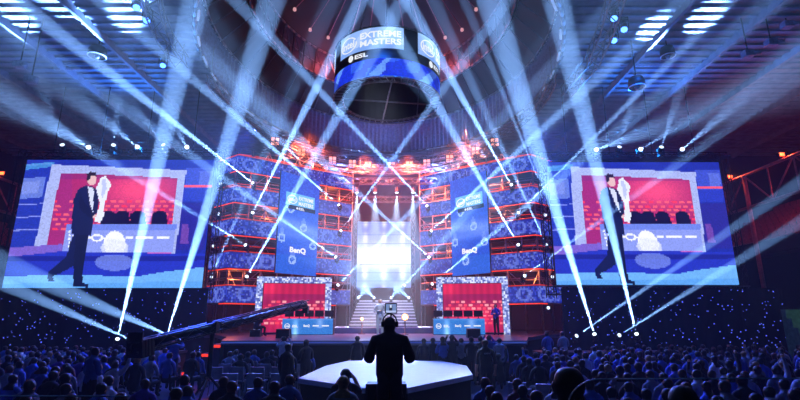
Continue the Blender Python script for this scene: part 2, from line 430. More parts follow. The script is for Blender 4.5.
# star curtains below the screens
def star_curtain(x0, x1, y, z1, label):
    m = MB(); n = int((x1-x0)/.35); P = [(x0+(x1-x0)*k/n, y+.09*math.sin(k*2.1)) for k in range(n+1)]
    vs = [(x, yy, z) for z in (0, z1) for x, yy in P]
    m.add(vs, [(k, k+1, n+2+k, n+1+k) for k in range(n)], 0, True)
    o = m.build('star_curtain', DRAPE, None, ((x0+x1)/2, y, 0)); tag(o, label, 'curtain')
    d = MB(); rr = random.Random(int(abs(x0)*10))
    for k in range(int((x1-x0)*z1*5)):
        x, z = rr.uniform(x0+.1, x1-.1), rr.uniform(.4, z1-.1); q = rr.choice((.012, .016, .021))
        d.box((x, y-.11, z), (q*2, .02, q*2))
    tag(d.build('star_light', emis('star_led', '#5a6cff', 1.6), o, (((x0+x1)/2, y, 0))), kind='stuff')
    return o
star_curtain(-23.5, -10.2, 25.9, 4.0, 'black star curtain with blue pinpoint lights under the left-hand screen')
star_curtain(8.6, 20.4, 25.9, 4.0, 'black star curtain with blue pinpoint lights under the right-hand screen')

# ================================================================== STAGE
DZ = 1.55
st = empty('stage', (-1.05, 28, 0), 'wide dark main stage with black front in the middle of the hall', 'stage'); b = st.location
PD = [(-7.2, 20), (5.1, 20), (6.2, 24), (8.3, 27.9), (11.2, 28.3), (11.2, 37), (-13.3, 37), (-13.3, 28.3), (-10.4, 27.9), (-8.4, 24)]
MB().prism(PD, DZ-.18, DZ).build('deck', DECK, st, b)
PI_ = [(x*.985-.015, 28+(y-28)*.985) for x, y in PD]
MB().prism(PI_, 0, DZ-.18).build('skirt', DRAPE, st, b)
MB().wall([(-7.2, 20), (5.1, 20)], DZ-.1, DZ-.04, -.02).build('edge_strip', emis('edge_blue', '#4a63d8', .5), st, b)
MB().prism([(-4.7, 29.6), (2.6, 29.6), (2.6, 37), (-4.7, 37)], DZ, 1.88).build('riser', DECK, st, b)
# stairs up to the LED wall
sr = empty('stage_stairs', (-1.05, 31, 1.88), 'broad stage stairs with glowing step edges below the central LED wall', 'stairs'); b = sr.location
for k in range(9):
    z, yy, hw = 1.88+.2*k, 31+.44*k, 2.15-.03*k
    s_ = MB().box((-1.05, (yy+35)/2, z+.1), (hw*2, 35.02-yy, .2)).build('step', mat('stair_grey', '#6a6f86', .4), sr, b)
    MB().box((-1.05, yy-.015, z+.155), (hw*2, .03, .05)).build('light_strip', LINEW, s_)
    s_.children[0].location = -b
# LED wall
lw = empty('led_wall', (-1.2, 35.6, 3.7), 'blazing white central LED wall at the back of the stage', 'screen'); b = lw.location
c = Canvas(54, 66)
c.put(np.ones_like(c.u), '#8f9df2')
c.add(np.exp(-((c.t-.52)/.20)**2)*.75, '#e8ecff'); c.add(np.exp(-((c.t-.56)/.13)**2-((c.u-.5)/.5)**2)*.8, '#ffffff')
for uu in (.15, .5, .85): c.add(np.exp(-((c.u-uu)/.045)**2)*(.55+.4*np.cos(c.t*24)), '#ffffff')
for tt in (.02, .2, .34, .66, .78, .9): c.put(np.abs(c.t-tt) < .008, '#6f7ee0', .5)
c.put(c.t > .9, '#8a80d8', .35); c.noise(.06)
c.mesh('led_panel', quad((-3.2, 35.5, 4.63), (.8, 35.5, 4.63), (.8, 35.5, 9.56), (-3.2, 35.5, 9.56)), led('bright_led_picture', .92), lw, b)
MB().box((-1.2, 35.65, 7.1), (4.0, .25, 4.95)).build('cabinet', BLACK, lw, b)
for x in (-3.35, .95): MB().truss((x, 35.7, 1.9), (x, 35.7, 9.9), .3, .5, .025, Vector((0, 1, 0))).build('support_truss', TRUSS, lw, b)
# bottom row of small warm lamps on the wall foot
mir = lambda p: (-2.1-p[0], p[1])
# ------------------------------------------------------------------ scaffold wings
A_, B_, D_ = (-12.6, 31.5), (-10.7, 30.0), (-3.6, 35.0)
def along(P, n):
    P = [Vector(p) for p in P]; L = [(q-p).length for p, q in zip(P, P[1:])]; T = sum(L); r = []
    for i in range(n+1):
        d = T*i/n; j = 0
        while j < len(L)-1 and d > L[j]: d -= L[j]; j += 1
        r.append(P[j].lerp(P[j+1], d/L[j]))
    return r
LEV = [4.4+2.13*k for k in range(5)]
def scaffold(P, side):
    e = empty('scaffold_tower', (P[1][0], P[1][1], DZ), f'{side} scaffold wing of steel pipes with blue LED strips and red glowing tubes', 'scaffolding')
    b = e.location; sg = -1 if side == 'left' else 1
    F = along(P, 10)
    nrm = Vector((0, 1))
    Bk = [p+Vector((-sg*-.35, 1.35)) for p in F]
    for p in F: MB().tube((p.x, p.y, DZ), (p.x, p.y, 13.4), .045, 6).build('upright', STEEL, e, b)
    for p in Bk: MB().tube((p.x, p.y, DZ), (p.x, p.y, 13.4), .045, 6).build('upright', STEEL, e, b)
    for z in LEV:
        m = MB(); d = MB(); br = MB()
        for dz in (-1.05, .02, .5):
            for Q in (F, Bk):
                m.path([(p.x, p.y, z+dz) for p in Q], .035, 5)
        for p, q in zip(F, Bk):
            for dz in (-1.05, .02, .5): m.tube((p.x, p.y, z+dz), (q.x, q.y, z+dz), .03, 5)
        for i in range(len(F)-1):
            p, q = F[i], F[i+1]
            p2, q2 = Bk[i], Bk[i+1]
            if i % 2: br.tube((p2.x, p2.y, z-1.05), (q2.x, q2.y, z+1.05), .03, 5)
            else: br.tube((q2.x, q2.y, z-1.05), (p2.x, p2.y, z+1.05), .03, 5)
            if i % 3 == 0: br.tube((p.x, p.y, z+.02), (q.x, q.y, z+1.08), .03, 5)
        for i in range(len(F)-1):
            d.add([(F[i].x, F[i].y+.05, z-1.0), (F[i+1].x, F[i+1].y+.05, z-1.0), (Bk[i+1].x, Bk[i+1].y, z-1.0), (Bk[i].x, Bk[i].y, z-1.0),
                   (F[i].x, F[i].y+.05, z-1.06), (F[i+1].x, F[i+1].y+.05, z-1.06), (Bk[i+1].x, Bk[i+1].y, z-1.06), (Bk[i].x, Bk[i].y, z-1.06)],
                  [(0, 1, 2, 3), (7, 6, 5, 4), (0, 4, 5, 1), (2, 6, 7, 3)])
        m.build('ledger_pipes', STEEL, e, b); br.build('brace_pipes', STEEL, e, b)
        d.build('deck_boards', mat('deck_boards', '#23242c', .7), e, b)
    for k, z in enumerate(LEV):
        pts = [Vector((p.x, p.y-.07)) for p in along(P, 60)]
        def sf(u, v):
            x = u*60; i = min(59, max(0, int(x))); q = pts[i].lerp(pts[i+1], x-i)
            return Vector((q.x, q.y, z-1.0+v*.98))
        cv = Canvas(110, 9)
        cv.put(np.ones_like(cv.u), '#1a2aa8')
        t_in = np.clip((cv.u-.15)/.85, 0, 1)
        cv.put(np.random.rand(9, 110) > .55, '#3f55e0', .8); cv.put(np.random.rand(9, 110) > .80, '#8ea0f8', .55)
        cv.put(np.random.rand(9, 110) > .75, '#101a70', .7); cv.put(t_in, '#8d98f0', .35) if k < 4 else None
        for q in range(5):
            uu = random.random(); cv.put((np.abs((cv.u-uu)*20)**2+((cv.t-.5)*2)**2 < .8) & (np.abs((cv.u-uu)*20)**2+((cv.t-.5)*2)**2 > .35), '#7b92ff', .6)
        cv.mesh('led_strip', sf, led('dim_led_picture', .85), e, b)
        for j, zz in enumerate((z-1.09, z+.05)):
            MB().path([(p.x, p.y-.09, zz) for p in along(P, 40)][(0 if (k+j) % 2 else 6):(41 if k % 3 else 37)], .028, 5).build('red_tube', REDN if j == 0 else REDGLOW, e, b)
        MB().path([(p.x, p.y, z+.62) for p in Bk], .03, 5).build('red_tube', REDGLOW, e, b)  # rear pipe made to glow in place of red lamplight falling on steel
        for i in ((2,), (7,), (4,), (8,), (6,))[k]:
            p = F[i].lerp(Bk[i+1], .45); light('scaffold_red_light', 'POINT', (p.x, p.y, z+.55), None, 190, (1, .2, .05), size=.1)
    return e
scaffold([A_, B_, D_], 'left'); scaffold([mir(A_), mir(B_), mir(D_)], 'right')

# ------------------------------------------------------------------ tall LED banners
def banner(pl, pr, side):
    z0, z1 = 5.2, 11.87
    e = empty('led_banner', ((pl[0]+pr[0])/2, (pl[1]+pr[1])/2, z0), f'tall blue LED banner hung on the {side} scaffold wing', 'banner'); b = e.location
    sf = quad((*pl, z0), (*pr, z0), (*pr, z1), (*pl, z1)); asp = (Vector(pl)-Vector(pr)).length/(z1-z0)
    c = Canvas(34, 72)
    c.put(np.ones_like(c.u), '#2b55d2'); c.put(c.t < .3, '#2440c8', .8)
    c.add(np.exp(-((c.t-.5-.06*c.u)/.06)**2)*.35, '#a8c4ff'); c.add(np.exp(-((c.t-.62)/.03)**2)*.12, '#a8c4ff')
    c.put(c.t > .82, '#2a6ad8', .6); c.put(np.random.rand(72, 34) > .6, '#3a6ee8', .35)
    for uu, tt in ((.28, .36), (.62, .53), (.1, .66), (.88, .70), (.38, .86)):
        c.ring(uu, tt, .09, .042, .55, '#a9c6ff', .8); c.ell(uu, tt-.05, .05, .05, '#8fb0ff', .35)
    c.rect(.16, .20, .88, .325, '#6fb8ee'); c.rect(.2, .325, .9, .362, '#05060e'); c.noise(.08)
    c.mesh('led_panel', sf, LEDM, e, b)
    o = off(sf, .03); m = MB()
    put_ring(m, o, .30, 1-.262, .125, .045, .82, 30)
    put_text(m, 'intel', o, .22, 1-.283, .38, 1-.243, .02)
    put_text(m, 'EXTREME', o, .46, 1-.256, .84, 1-.218, .03); put_text(m, 'MASTERS', o, .46, 1-.31, .84, 1-.272, .03)
    put_disc(m, o, .43, 1-.344, .025, .011); put_text(m, 'ESL', o, .47, 1-.357, .62, 1-.331, .03)
    put_text(m, 'BenQ', o, .30, 1-.80, .70, 1-.735, .05)
    tag(m.build('lettering', WHITE, e, b, fix=False), 'white lettering reading intel EXTREME MASTERS, ESL and BenQ')
    bk = off(sf, -.12); MB().add([sf(u, v) for u, v in ((0, 0), (1, 0), (1, 1), (0, 1))]+[bk(u, v) for u, v in ((0, 0), (1, 0), (1, 1), (0, 1))],
        [(4, 5, 6, 7), (0, 1, 5, 4), (1, 2, 6, 5), (2, 3, 7, 6), (3, 0, 4, 7)]).build('cabinet', BLACK, e, b)
    for u in (.15, .85):
        for z in (6.4, 8.5, 10.7):
            p = bk(u, (z-z0)/(z1-z0)); MB().tube(p, p+Vector((0, 1.3, 0)), .035, 5).build('mounting_arm', STEEL, e, b)
banner((-7.8, 30.0), (-5.7, 32.6), 'left'); banner((3.55, 32.6), (5.65, 30.0), 'right')

# ------------------------------------------------------------------ red player booths
def booth(p, q, side):
    p, q = Vector(p), Vector(q); z0, z1 = DZ, 4.8
    e = empty('player_booth', ((p.x+q.x)/2, (p.y+q.y)/2, z0), f'{side} player booth, red video wall inside a pale pixel-tiled frame', 'booth'); b = e.location
    d = (q-p); L = d.length; d.normalize(); n = Vector((-d.y, d.x))          # n points to the back
    P = lambda s, h, k=0.: Vector((p.x+d.x*s+n.x*k, p.y+d.y*s+n.y*k, z0+h)); H = z1-z0; T = .36
    def bar(s0, s1, h0, h1, w_, h_, name):
        cv = Canvas(w_, h_); cv.put(np.ones_like(cv.u), '#7f8fd8'); r = np.random.rand(h_, w_)
        cv.put(r > .5, '#b9c6f8', .9); cv.put(r > .82, '#e6ecff', .9); cv.put(r < .22, '#4a58a8', .9)
        sf = quad(P(s0, h0), P(s1, h0), P(s1, h1), P(s0, h1))
        f = cv.mesh(name, sf, LEDM, e, b)
        bx = [P(s, h, k) for k in (.01, .6) for s, h in ((s0, h0), (s1, h0), (s1, h1), (s0, h1))]
        MB().add(bx, [(0, 1, 2, 3), (7, 6, 5, 4), (0, 4, 5, 1), (1, 5, 6, 2), (2, 6, 7, 3), (3, 7, 4, 0)]).build('frame_box', mat('booth_box', '#20222e', .6), f)
        f.children[0].location = -b
    bar(0, T, 0, H-T, 4, 30, 'frame_post'); bar(L-T, L, 0, H-T, 4, 30, 'frame_post'); bar(0, L, H-T, H, 46, 4, 'frame_beam')
    cv = Canvas(64, 44); u, t = cv.u, cv.t
    cv.put(np.ones_like(u), '#a81a50'); cv.put(t < .22, '#c42050', .9); cv.put((t > .22) & (t < .46), '#8c1c58', .7)
    cv.add(np.exp(-((u-.5)/.35)**2-((t-.7)/.25)**2)*.55, '#ff3048'); cv.add(np.exp(-((u-.1)/.12)**2-((t-.1)/.2)**2)*.3, '#ff3a50')
    cv.c *= (1+.12*np.sin(u*55))[..., None]
    for r_ in range(7):
        for k in range(11):
            if r_ < 2 and (k*3+r_) % 4 == 0: continue
            u0, t0 = .05+k*.088+.04*(r_ % 2), .36+r_*.072
            cv.rect(u0, t0, u0+.058, t0+.04, ('#ffb0b4', '#ff7a88', '#ff4a62')[(k+r_*2) % 3], .9)
    sf = quad(P(T-.03, .1, .5), P(L-T+.03, .1, .5), P(L-T+.03, H-T+.03, .5), P(T-.03, H-T+.03, .5))
    cv.mesh('red_video_wall', sf, LEDM, e, b)
    MB().add([P(s, h, k) for k in (0, .6) for s, h in ((0, 0), (L, 0), (L, .1), (0, .1))], [(0, 1, 2, 3), (7, 6, 5, 4), (0, 4, 5, 1), (1, 5, 6, 2), (2, 6, 7, 3), (3, 7, 4, 0)]).build('plinth', DECK, e, b)
booth((-8.3, 28.0), (-4.05, 28.7), 'left'); booth((2.15, 28.7), (6.25, 28.0), 'right')

# LED fronted desks
def desk(x0, x1, y0, y1, side):
    e = empty('player_desk', ((x0+x1)/2, (y0+y1)/2, DZ), f'long player desk with bright blue LED front before the {side} booth', 'desk'); b = e.location
    z1 = 2.42; sf = quad((x0, y0, DZ+.03), (x1, y1, DZ+.03), (x1, y1, z1), (x0, y0, z1))
    c = Canvas(56, 18); c.put(np.ones_like(c.u), '#2c74cc'); c.put(np.random.rand(18, 56) > .6, '#3f8ad8', .5)
    c.add(np.exp(-((c.u-.26)/.05)**2)*(.2+.7*c.t), '#9fd4ff'); c.add(np.exp(-((c.u-.74)/.06)**2)*.25*(c.t < .6), '#cfe6ff'); c.put(c.t < .12, '#5a9ae0', .5)
    c.mesh('led_front', sf, LEDM, e, b)
    o = off(sf, .02); m = MB()
    put_ring(m, o, .10, .52, .055, .17, .78, 24); put_text(m, 'intel', o, .065, .45, .135, .60, .03)
    put_text(m, 'ESL', o, .2, .44, .31, .60, .04); put_text(m, 'BenQ', o, .42, .44, .54, .62, .04)
    m.add([o(u, v) for u, v in ((.6, .5), (.72, .5), (.72, .58), (.6, .58))], [(0, 1, 2, 3)])
    m.add([o(u, v) for u, v in ((.78, .5), (.92, .5), (.92, .58), (.78, .58))], [(0, 1, 2, 3)])
    tag(m.build('lettering', WHITE, e, b, fix=False), 'white sponsor lettering reading intel, ESL and BenQ')
    q = Vector((0, .75, 0)); w4 = [Vector((x0, y0+.01, 0)), Vector((x1, y1+.01, 0)), Vector((x1, y1, 0))+q, Vector((x0, y0, 0))+q]
    MB().prism([(p.x, p.y) for p in w4], DZ, z1-.05).build('body', BLACK, e, b)
    MB().prism([(p.x, p.y) for p in w4], z1-.05, z1).build('top', DECK, e, b)
    for k in range(5):
        f = (k+.5)/5; x, y = x0+(x1-x0)*f, y0+(y1-y0)*f+.35
        mo = empty('monitor', (x, y, z1), f'black monitor seen from behind, {["first","second","third","fourth","fifth"][k]} from the left on the {side} player desk', 'monitor', f'monitors on the {side} desk')
        MB().box((0, 0, .27), (.46, .05, .3)).box((0, .01, .27), (.5, .03, .34)).build('housing', BLACK, mo)
        MB().tube((0, .01, 0), (0, .01, .15), .025, 8).lathe([(.11, 0), (.11, .015), (.03, .02)], n=14).build('stand', DARK, mo)
desk(-6.45, -3.7, 27.0, 27.2, 'left'); desk(1.85, 4.65, 27.2, 27.0, 'right')
def wedge(x, y, label):
    e = empty('stage_monitor_speaker', (x, y, DZ), label, 'speaker')
    MB().add([(-.3, -.28, 0), (.3, -.28, 0), (.3, .28, 0), (-.3, .28, 0), (-.3, -.28, .4), (.3, -.28, .4), (.3, .1, .42), (-.3, .1, .42), (-.3, .28, .1), (.3, .28, .1)],
             [(0, 1, 5, 4), (4, 5, 6, 7), (7, 6, 9, 8), (8, 9, 2, 3), (0, 3, 2, 1), (0, 4, 7, 8, 3), (1, 2, 9, 6, 5)]).build('cabinet', BLACK, e)
    MB().box((0, .2, .27), (.5, .02, .3), R=Euler((math.radians(-30), 0, 0)).to_matrix()).build('grille', DARK, e)
wedge(-5.3, 22.6, 'black wedge speaker on stage before the left player desk'); wedge(3.4, 23.0, 'black wedge speaker on stage before the right player desk')

# ------------------------------------------------------------------ B-stage with ramp
bs = empty('catwalk_stage', (-.3, 15, 0), 'low angular white-lit stage in front of the main stage', 'stage'); b = bs.location
HB = .9; PB = [(-.83, 11.4), (.18, 11.4), (2.02, 14.0), (2.2, 16.6), (1.5, 18.6), (-1.9, 18.6), (-2.45, 16.6), (-2.66, 13.2)]
MB().prism(PB, HB-.12, HB).build('deck', mat('white_deck', '#c3c6d6', .35, 0, .05), bs, b)
MB().prism([(-.3+(x+.3)*.97, 15+(y-15)*.97) for x, y in PB], 0, HB-.12).build('skirt', DRAPE, bs, b)
rp = MB(); q = [(-1.4, 18.6, HB), (.4, 18.6, HB), (.3, 20.0, DZ), (-1.16, 20.0, DZ)]
rp.add(q+[(x, y, 0) for x, y, z in q], [(0, 1, 2, 3), (4, 7, 6, 5), (0, 4, 5, 1), (1, 5, 6, 2), (2, 6, 7, 3), (3, 7, 4, 0)])
rp.build('ramp', mat('white_deck', '#c3c6d6'), bs, b)
# glowing side steps at the left end of the main stage
sd = empty('side_steps', (-7.6, 20.6, 0), 'short stage steps glowing red at the left end of the main stage', 'steps'); b = sd.location
for k in range(4):
    x0 = -8.7+.36*k; z = .35*(k+1)
    s_ = MB().box((x0+.18, 20.8, z/2), (.36, 1.3, z)).build('step', DECK, sd, b)
    MB().box((x0+.18, 20.13, z-.07), (.36, .03, .1)).build('red_light_strip', emis('step_red', '#ff3a20', 1.3), s_); s_.children[0].location = -b
# wing platforms under the screens carry the floor spotlights
for x0, x1, s_ in ((-17.5, -10.3, 'left'), (6.4, 13.5, 'right')):
    e = empty('wing_platform', ((x0+x1)/2, 23.4, 0), f'low dark platform carrying floor spotlights below the {s_} screen', 'platform')
    MB().box((0, 0, .88), (x1-x0, 1.6, .1)).build('deck', DECK, e); MB().box((0, 0, .415), (x1-x0-.1, 1.5, .83)).build('skirt', DRAPE, e)

# ------------------------------------------------------------------ lighting trusses
def oval_truss(z, rx, ry, a0, a1, n, label):
    c = ov(0, 0, 0, z); m = MB()
    P = [ov(rx, ry, math.radians(a0+(a1-a0)*k/n), z) for k in range(n+1)]
    for p, q in zip(P, P[1:]): m.truss(p, q, .42, .5, .03)
    for k in range(0, n+1, 4): m.tube(P[k], P[k]+Vector((0, 0, 16.2-z if z < 15 else .6)), .02, 4)
    return tag(m.build('lighting_truss', TRUSS, None, c), label, 'truss')
oval_truss(14.35, 8.9, 11.3, -10, 190, 40, 'curved lighting truss glowing red just under the corrugated dome skirt')
oval_truss(13.3, 8.0, 10.6, 25, 155, 26, 'lower curved lighting truss behind the stage, below the red lamp row')
def straight_truss(p, q, label, w_=.4):
    c = (Vector(p)+Vector(q))/2; m = MB().truss(p, q, w_, .5, .03)
    for e_ in (p, q): m.tube(e_, (e_[0], e_[1], ZR if abs(e_[0]-XC) > 9.4 else 15.2), .02, 4)
    return tag(m.build('lighting_truss', TRUSS, None, c), label, 'truss')
straight_truss((-5.2, 34.3, 12.4), (3.1, 34.3, 12.4), 'straight truss carrying the downward spotlights above the white LED wall')
straight_truss((-6.5, 34.9, 13.6), (4.4, 34.9, 13.6), 'straight red-lit truss high behind the downward spotlights')
straight_truss((-4.7, 35.1, 11.2), (2.6, 35.1, 11.2), 'straight truss lowest above the white LED wall')
for i, (X_, Y_, Z_) in enumerate([(-6.5, 32.3, 14.9), (-2.6, 34.4, 13.9), (.6, 34.4, 13.9), (4.6, 32.3, 14.9)]):
    light('truss_red_light', 'SPOT', (X_, Y_-.6, Z_+.5), (X_, Y_+1., Z_-4), 15000, (1, .13, .05), 125, .5, .15)
for i, a in enumerate((148, 134, 118, 108, 100, 88, 79, 70, 58, 44, 33)):
    p = ov(8.75, 11.05, math.radians(a), 13.95)
    e = empty('blinder_light', p, 'square blinder lamp glowing pink-red on the curved truss under the dome', 'stage light', 'blinders on the curved truss')
    R = (p-Vector((0, 4, 2))).to_track_quat('Y', 'Z').to_matrix()
    MB().box((0, 0, 0), (.62, .22, .62), R=R).build('housing', DARK, e)
    m = MB()
    for sx in (-.14, .14):
        for sz in (-.14, .14): m.box(R @ Vector((sx, -.12, sz)), (.22, .03, .22), R=R)
    m.build('lens_panel', PINKL, e)
    MB().tube((0, 0, .3), (0, .05, .45), .03, 5).build('clamp', DARK, e)

# ------------------------------------------------------------------ moving-head spotlights
def head_meshes():
    base = MB().box((0, 0, -.37), (.34, .30, .14)).lathe([(.12, -.30), (.12, -.27)], n=14).build('base', BLACK)
    yoke = MB().box((-.19, 0, -.1), (.05, .12, .36)).box((.19, 0, -.1), (.05, .12, .36)).box((0, 0, -.26), (.42, .14, .05)).build('yoke', BLACK)
    head = MB().lathe([(.07, .24), (.13, .2), (.15, .05), (.15, -.12), (.165, -.2), (.165, -.25)], n=16).build('head', BLACK)
    lens = MB().lathe([(.14, -.252), (.14, -.26), (.08, -.285), (.01, -.29)], n=16).build('lens', LENS)
    brk = MB().box((0, .3, -.46), (.12, .8, .05)).build('bracket', BLACK)
    r = [o.data for o in (base, yoke, head, lens, brk)]
    for nm in ('base', 'yoke', 'head', 'lens', 'bracket'): bpy.data.objects.remove(bpy.data.objects[nm])
    return r
HM = head_meshes()
BEAMC = (.22, .46, 1.0)
def ob(name, me, parent): 
    o = bpy.data.objects.new(name, me); COL.objects.link(o); o.parent = parent; return o
def fixture(P, aim, label, mode='up', power=0., cone=3., lens=LENS, group=None, color=BEAMC, scale=1., blend=.35, cat='spotlight'):
    P, aim = Vector(P), Vector(aim); d = (aim-P).normalized()
    e = empty('moving_head_light', P, label, cat, group); e.scale = (scale,)*3
    up = 1 if mode != 'hang' else -1
    bo = ob('base', HM[0], e); bo.scale = (1, 1, up) if up == 1 else (1, 1, 1)
    yaw = math.atan2(d.y, d.x)+PI/2
    yo = ob('yoke', HM[1], e); yo.rotation_euler = (0, 0, yaw)
    if up == -1: bo.rotation_euler = (PI, 0, 0); yo.rotation_euler = (PI, 0, yaw)
    if mode == 'side': ob('bracket', HM[4], e)
    h = ob('head', HM[2], e); q = (-d).to_track_quat('Z', 'Y'); h.rotation_euler = q.to_euler()
    ln = ob('lens', HM[3], h); ln.material_slots[0].link = 'OBJECT'; ln.material_slots[0].material = lens
    if power > 0:
        l = light('beam_light', 'SPOT', (0, 0, -.33), None, power, color, cone, blend, .015, h)
    return e
def yl(x): return (31.5+(x-205)/27*-1.5 if x < 232 else 30+(x-232)/120*5)-.75
def yr(x): return (30+(534-x)/114*5 if x < 534 else 30+(x-534)/26*1.5)-.75
P0 = 10.5e6
# source px, aim px, relative power, cone, depth (None: on the scaffold), mode, label
BEAMS = [
 ((117, 341), (196, 0), 1.25, 3.0, 23.4, 'up', 'floor spotlight under left screen, leftmost of the platform, beam straight up'),
 ((166, 338), (272, 0), 1.25, 3.0, 23.4, 'up', 'floor spotlight under left screen throwing a tall beam up past its inner edge'),
 ((136, 342), (0, 282), .34, 2.0, 23.4, 'up', 'floor spotlight under left screen, low beam to the left, second from the left'),
 ((175, 338), (50, 284), .28, 2.4, 23.4, 'up', 'floor spotlight under left screen, low hazy beam to the left, rightmost'),
 ((595, 336), (497, 20), 1.35, 3.2, 23.4, 'up', 'floor spotlight under right screen whose beam climbs left past its inner edge'),
 ((637, 336), (556, 0), 1.25, 3.0, 23.4, 'up', 'floor spotlight under right screen, rightmost, beam climbing across the screen'),
 ((575, 337), (800, 182), .5, 1.8, 23.4, 'up', 'floor spotlight under right screen, leftmost, low beam to the right'),
 ((618, 336), (800, 222), .36, 1.8, 23.4, 'up', 'floor spotlight under right screen, dimmer low beam to the right'),
 ((254, 184), (50, 27), .95, 2.8, None, 'side', 'spotlight highest on the left scaffold, beam rising to the upper left'),
 ((247, 246), (0, 92), .9, 2.8, None, 'side', 'spotlight at mid height on the left scaffold, beam crossing the left screen'),
 ((246, 278), (392, 20), 1.0, 2.4, None, 'side', 'spotlight low on the left scaffold, beam rising across the left banner'),
 ((252, 214), (361, 0), 1.0, 2.4, None, 'side', 'spotlight on the left scaffold, third level, beam rising right to the cylinder'),
 ((340, 206), (110, 8), 1.0, 2.6, None, 'side', 'spotlight right of the left banner, top one, beam crossing to upper left'),
 ((340, 232), (508, 0), .8, 2.2, None, 'side', 'spotlight right of the left banner, second from top, beam to upper right'),
 ((337, 258), (100, 92), .6, 2.6, None, 'side', 'spotlight right of the left banner, third from top, beam across the banner'),
 ((337, 286), (520, 100), .58, 2.2, None, 'side', 'spotlight right of the left banner, lowest, beam crossing the LED wall'),
 ((211, 278), (290, 95), .22, 2.0, None, 'side', 'small spotlight at the outer edge of the left scaffold, thin blue beam'),
 ((512, 186), (407, 0), 1.0, 2.4, None, 'side', 'spotlight highest on the right scaffold, beam rising to the cylinder'),
 ((519, 246), (402, 45), 1.0, 2.4, None, 'side', 'spotlight at mid height on the right scaffold, beam rising left'),
 ((541, 186), (468, 10), .3, 1.8, None, 'side', 'small spotlight high at the outer edge of the right scaffold, thin beam'),
 ((547, 246), (438, 10), .45, 2.2, None, 'side', 'spotlight at the outer edge of the right scaffold, mid-height, beam to upper left'),
 ((517, 214), (726, 7), 1.0, 2.4, None, 'side', 'spotlight on the right scaffold, third level, long beam to upper right'),
 ((523, 277), (770, 95), .65, 2.6, None, 'side', 'spotlight low on the right scaffold, beam crossing the right screen'),
 ((430, 232), (640, 40), .85, 2.4, None, 'side', 'spotlight left of the right banner, second from top, beam to upper right'),
 ((431, 285), (640, 112), .65, 2.4, None, 'side', 'spotlight left of the right banner, lowest, beam crossing that banner'),
 ((430, 258), (250, 95), .6, 2.4, None, 'side', 'spotlight left of the right banner, third from top, beam across the LED wall'),
 ((428, 207), (235, 0), 1.0, 2.4, None, 'side', 'spotlight left of the right banner, top one, long beam to upper left'),
 ((404, 286), (500, 175), .25, 2.4, 34.5, 'up', 'small spotlight at the foot of the LED wall, blue beam to the right'),
 ((358, 298), (374, 280), .10, 2.4, 34.4, 'up', 'tiny floor spotlight below the LED wall, far left of four'),
 ((374, 298), (356, 280), .10, 2.4, 34.4, 'up', 'tiny floor spotlight below the LED wall, second of four'),
 ((391, 298), (406, 278), .10, 2.4, 34.4, 'up', 'tiny floor spotlight below the LED wall, third of four'),
 ((409, 298), (384, 278), .10, 2.4, 34.4, 'up', 'tiny floor spotlight below the LED wall, far right of four'),
 ((298, 159), (283, 139), .25, 1.8, 33.6, 'hang', 'small spotlight on the curved truss above the left banner, short thin beam left'),
 ((325, 168), (300, 142), .22, 1.8, 34.2, 'hang', 'small spotlight on the lower curved truss, right of the left banner top'),
 ((312, 165), (345, 120), .3, 2.4, 33.9, 'hang', 'small spotlight on the lower curved truss, beam rising right in front of the skirt'),
 ((458, 164), (440, 144), .25, 1.8, 33.9, 'hang', 'small spotlight on the lower curved truss, left of the right banner top'),
 ((485, 157), (465, 130), .25, 1.8, 33.4, 'hang', 'small spotlight on the curved truss above the right banner, thin beam left'),
 ((446, 168), (490, 118), .3, 2.4, 34.0, 'hang', 'small spotlight on the lower curved truss, beam rising right above the right banner'),
]
ORD = ['first', 'second', 'third', 'fourth', 'fifth', 'sixth']
for (sx, sy), (ax, ay), pw, cone, Y, mode, lab in BEAMS:
    Ys = Y if Y else (yl(sx) if sx < 400 else yr(sx))
    small = pw < .55
    if not Y: pw, cone = pw*1.5, cone-.35
    fixture(at(sx, sy, Ys), at(ax, ay, Ys*.52), lab, mode, P0*pw, cone, LENSS if small else LENS, scale=.62 if small or Y else .72)
# lamps above and below the side screens
for k, x in enumerate((63, 89, 113, 138, 165, 187)):
    p = at(x, 149, SYL+.05); p.z = 12.22+.17; big = x in (89, 138, 187)
    if k in (0, 2, 4): aim, pw, cn = atz(*((14, 12), 0, (128, 10), 0, (64, 8))[k], ZR), .013, 13
    else: aim, pw, cn = at(*{89: (-6, 92), 138: (28, 60), 187: (147, 75)}[x], 13), (.05 if x != 187 else .02), 6
    fixture(p, aim, f'lamp on top of the left screen, {ORD[k]} from the left', 'up', P0*pw, cn, LENS if big else LENSS, 'lamps on top of the left screen', scale=.9, blend=.9)
for k, x in enumerate((596, 619, 640, 661, 682)):
    p = at(x, 154, SYL+.05); p.z = 12.07+.17; big = x in (596, 640, 682)
    if k in (1, 3): aim, pw, cn = atz(*{1: (653, 28), 3: (704, 18)}[k], ZR), .021, 12.5
    else: aim, pw, cn = at(*{596: (700, 112), 640: (790, 60), 682: (800, 52)}[x], 13), (.07 if x != 640 else .04), 5
    fixture(p, aim, f'lamp on top of the right screen, {ORD[k]} from the left', 'up', P0*pw, cn, LENS if big else LENSS, 'lamps on top of the right screen', scale=.9, blend=.9)
for k, x in enumerate((25, 54, 80, 108, 137, 163)):
    p = at(x, 303, SYL+.1); p.z = 3.5-.42; big = x in (25, 80, 137)
    ax, ay = {25: (-40, 312), 54: (44, 280), 80: (-10, 345), 108: (97, 270), 137: (137, 320), 163: (154, 275)}[x]
    fixture(p, at(ax, ay, 21 if not big else 15), f'lamp hanging below the left screen, {ORD[k]} from the left', 'hang', P0*(.05 if big else 0), 4., LENS if big else LENSS, 'lamps below the left screen')
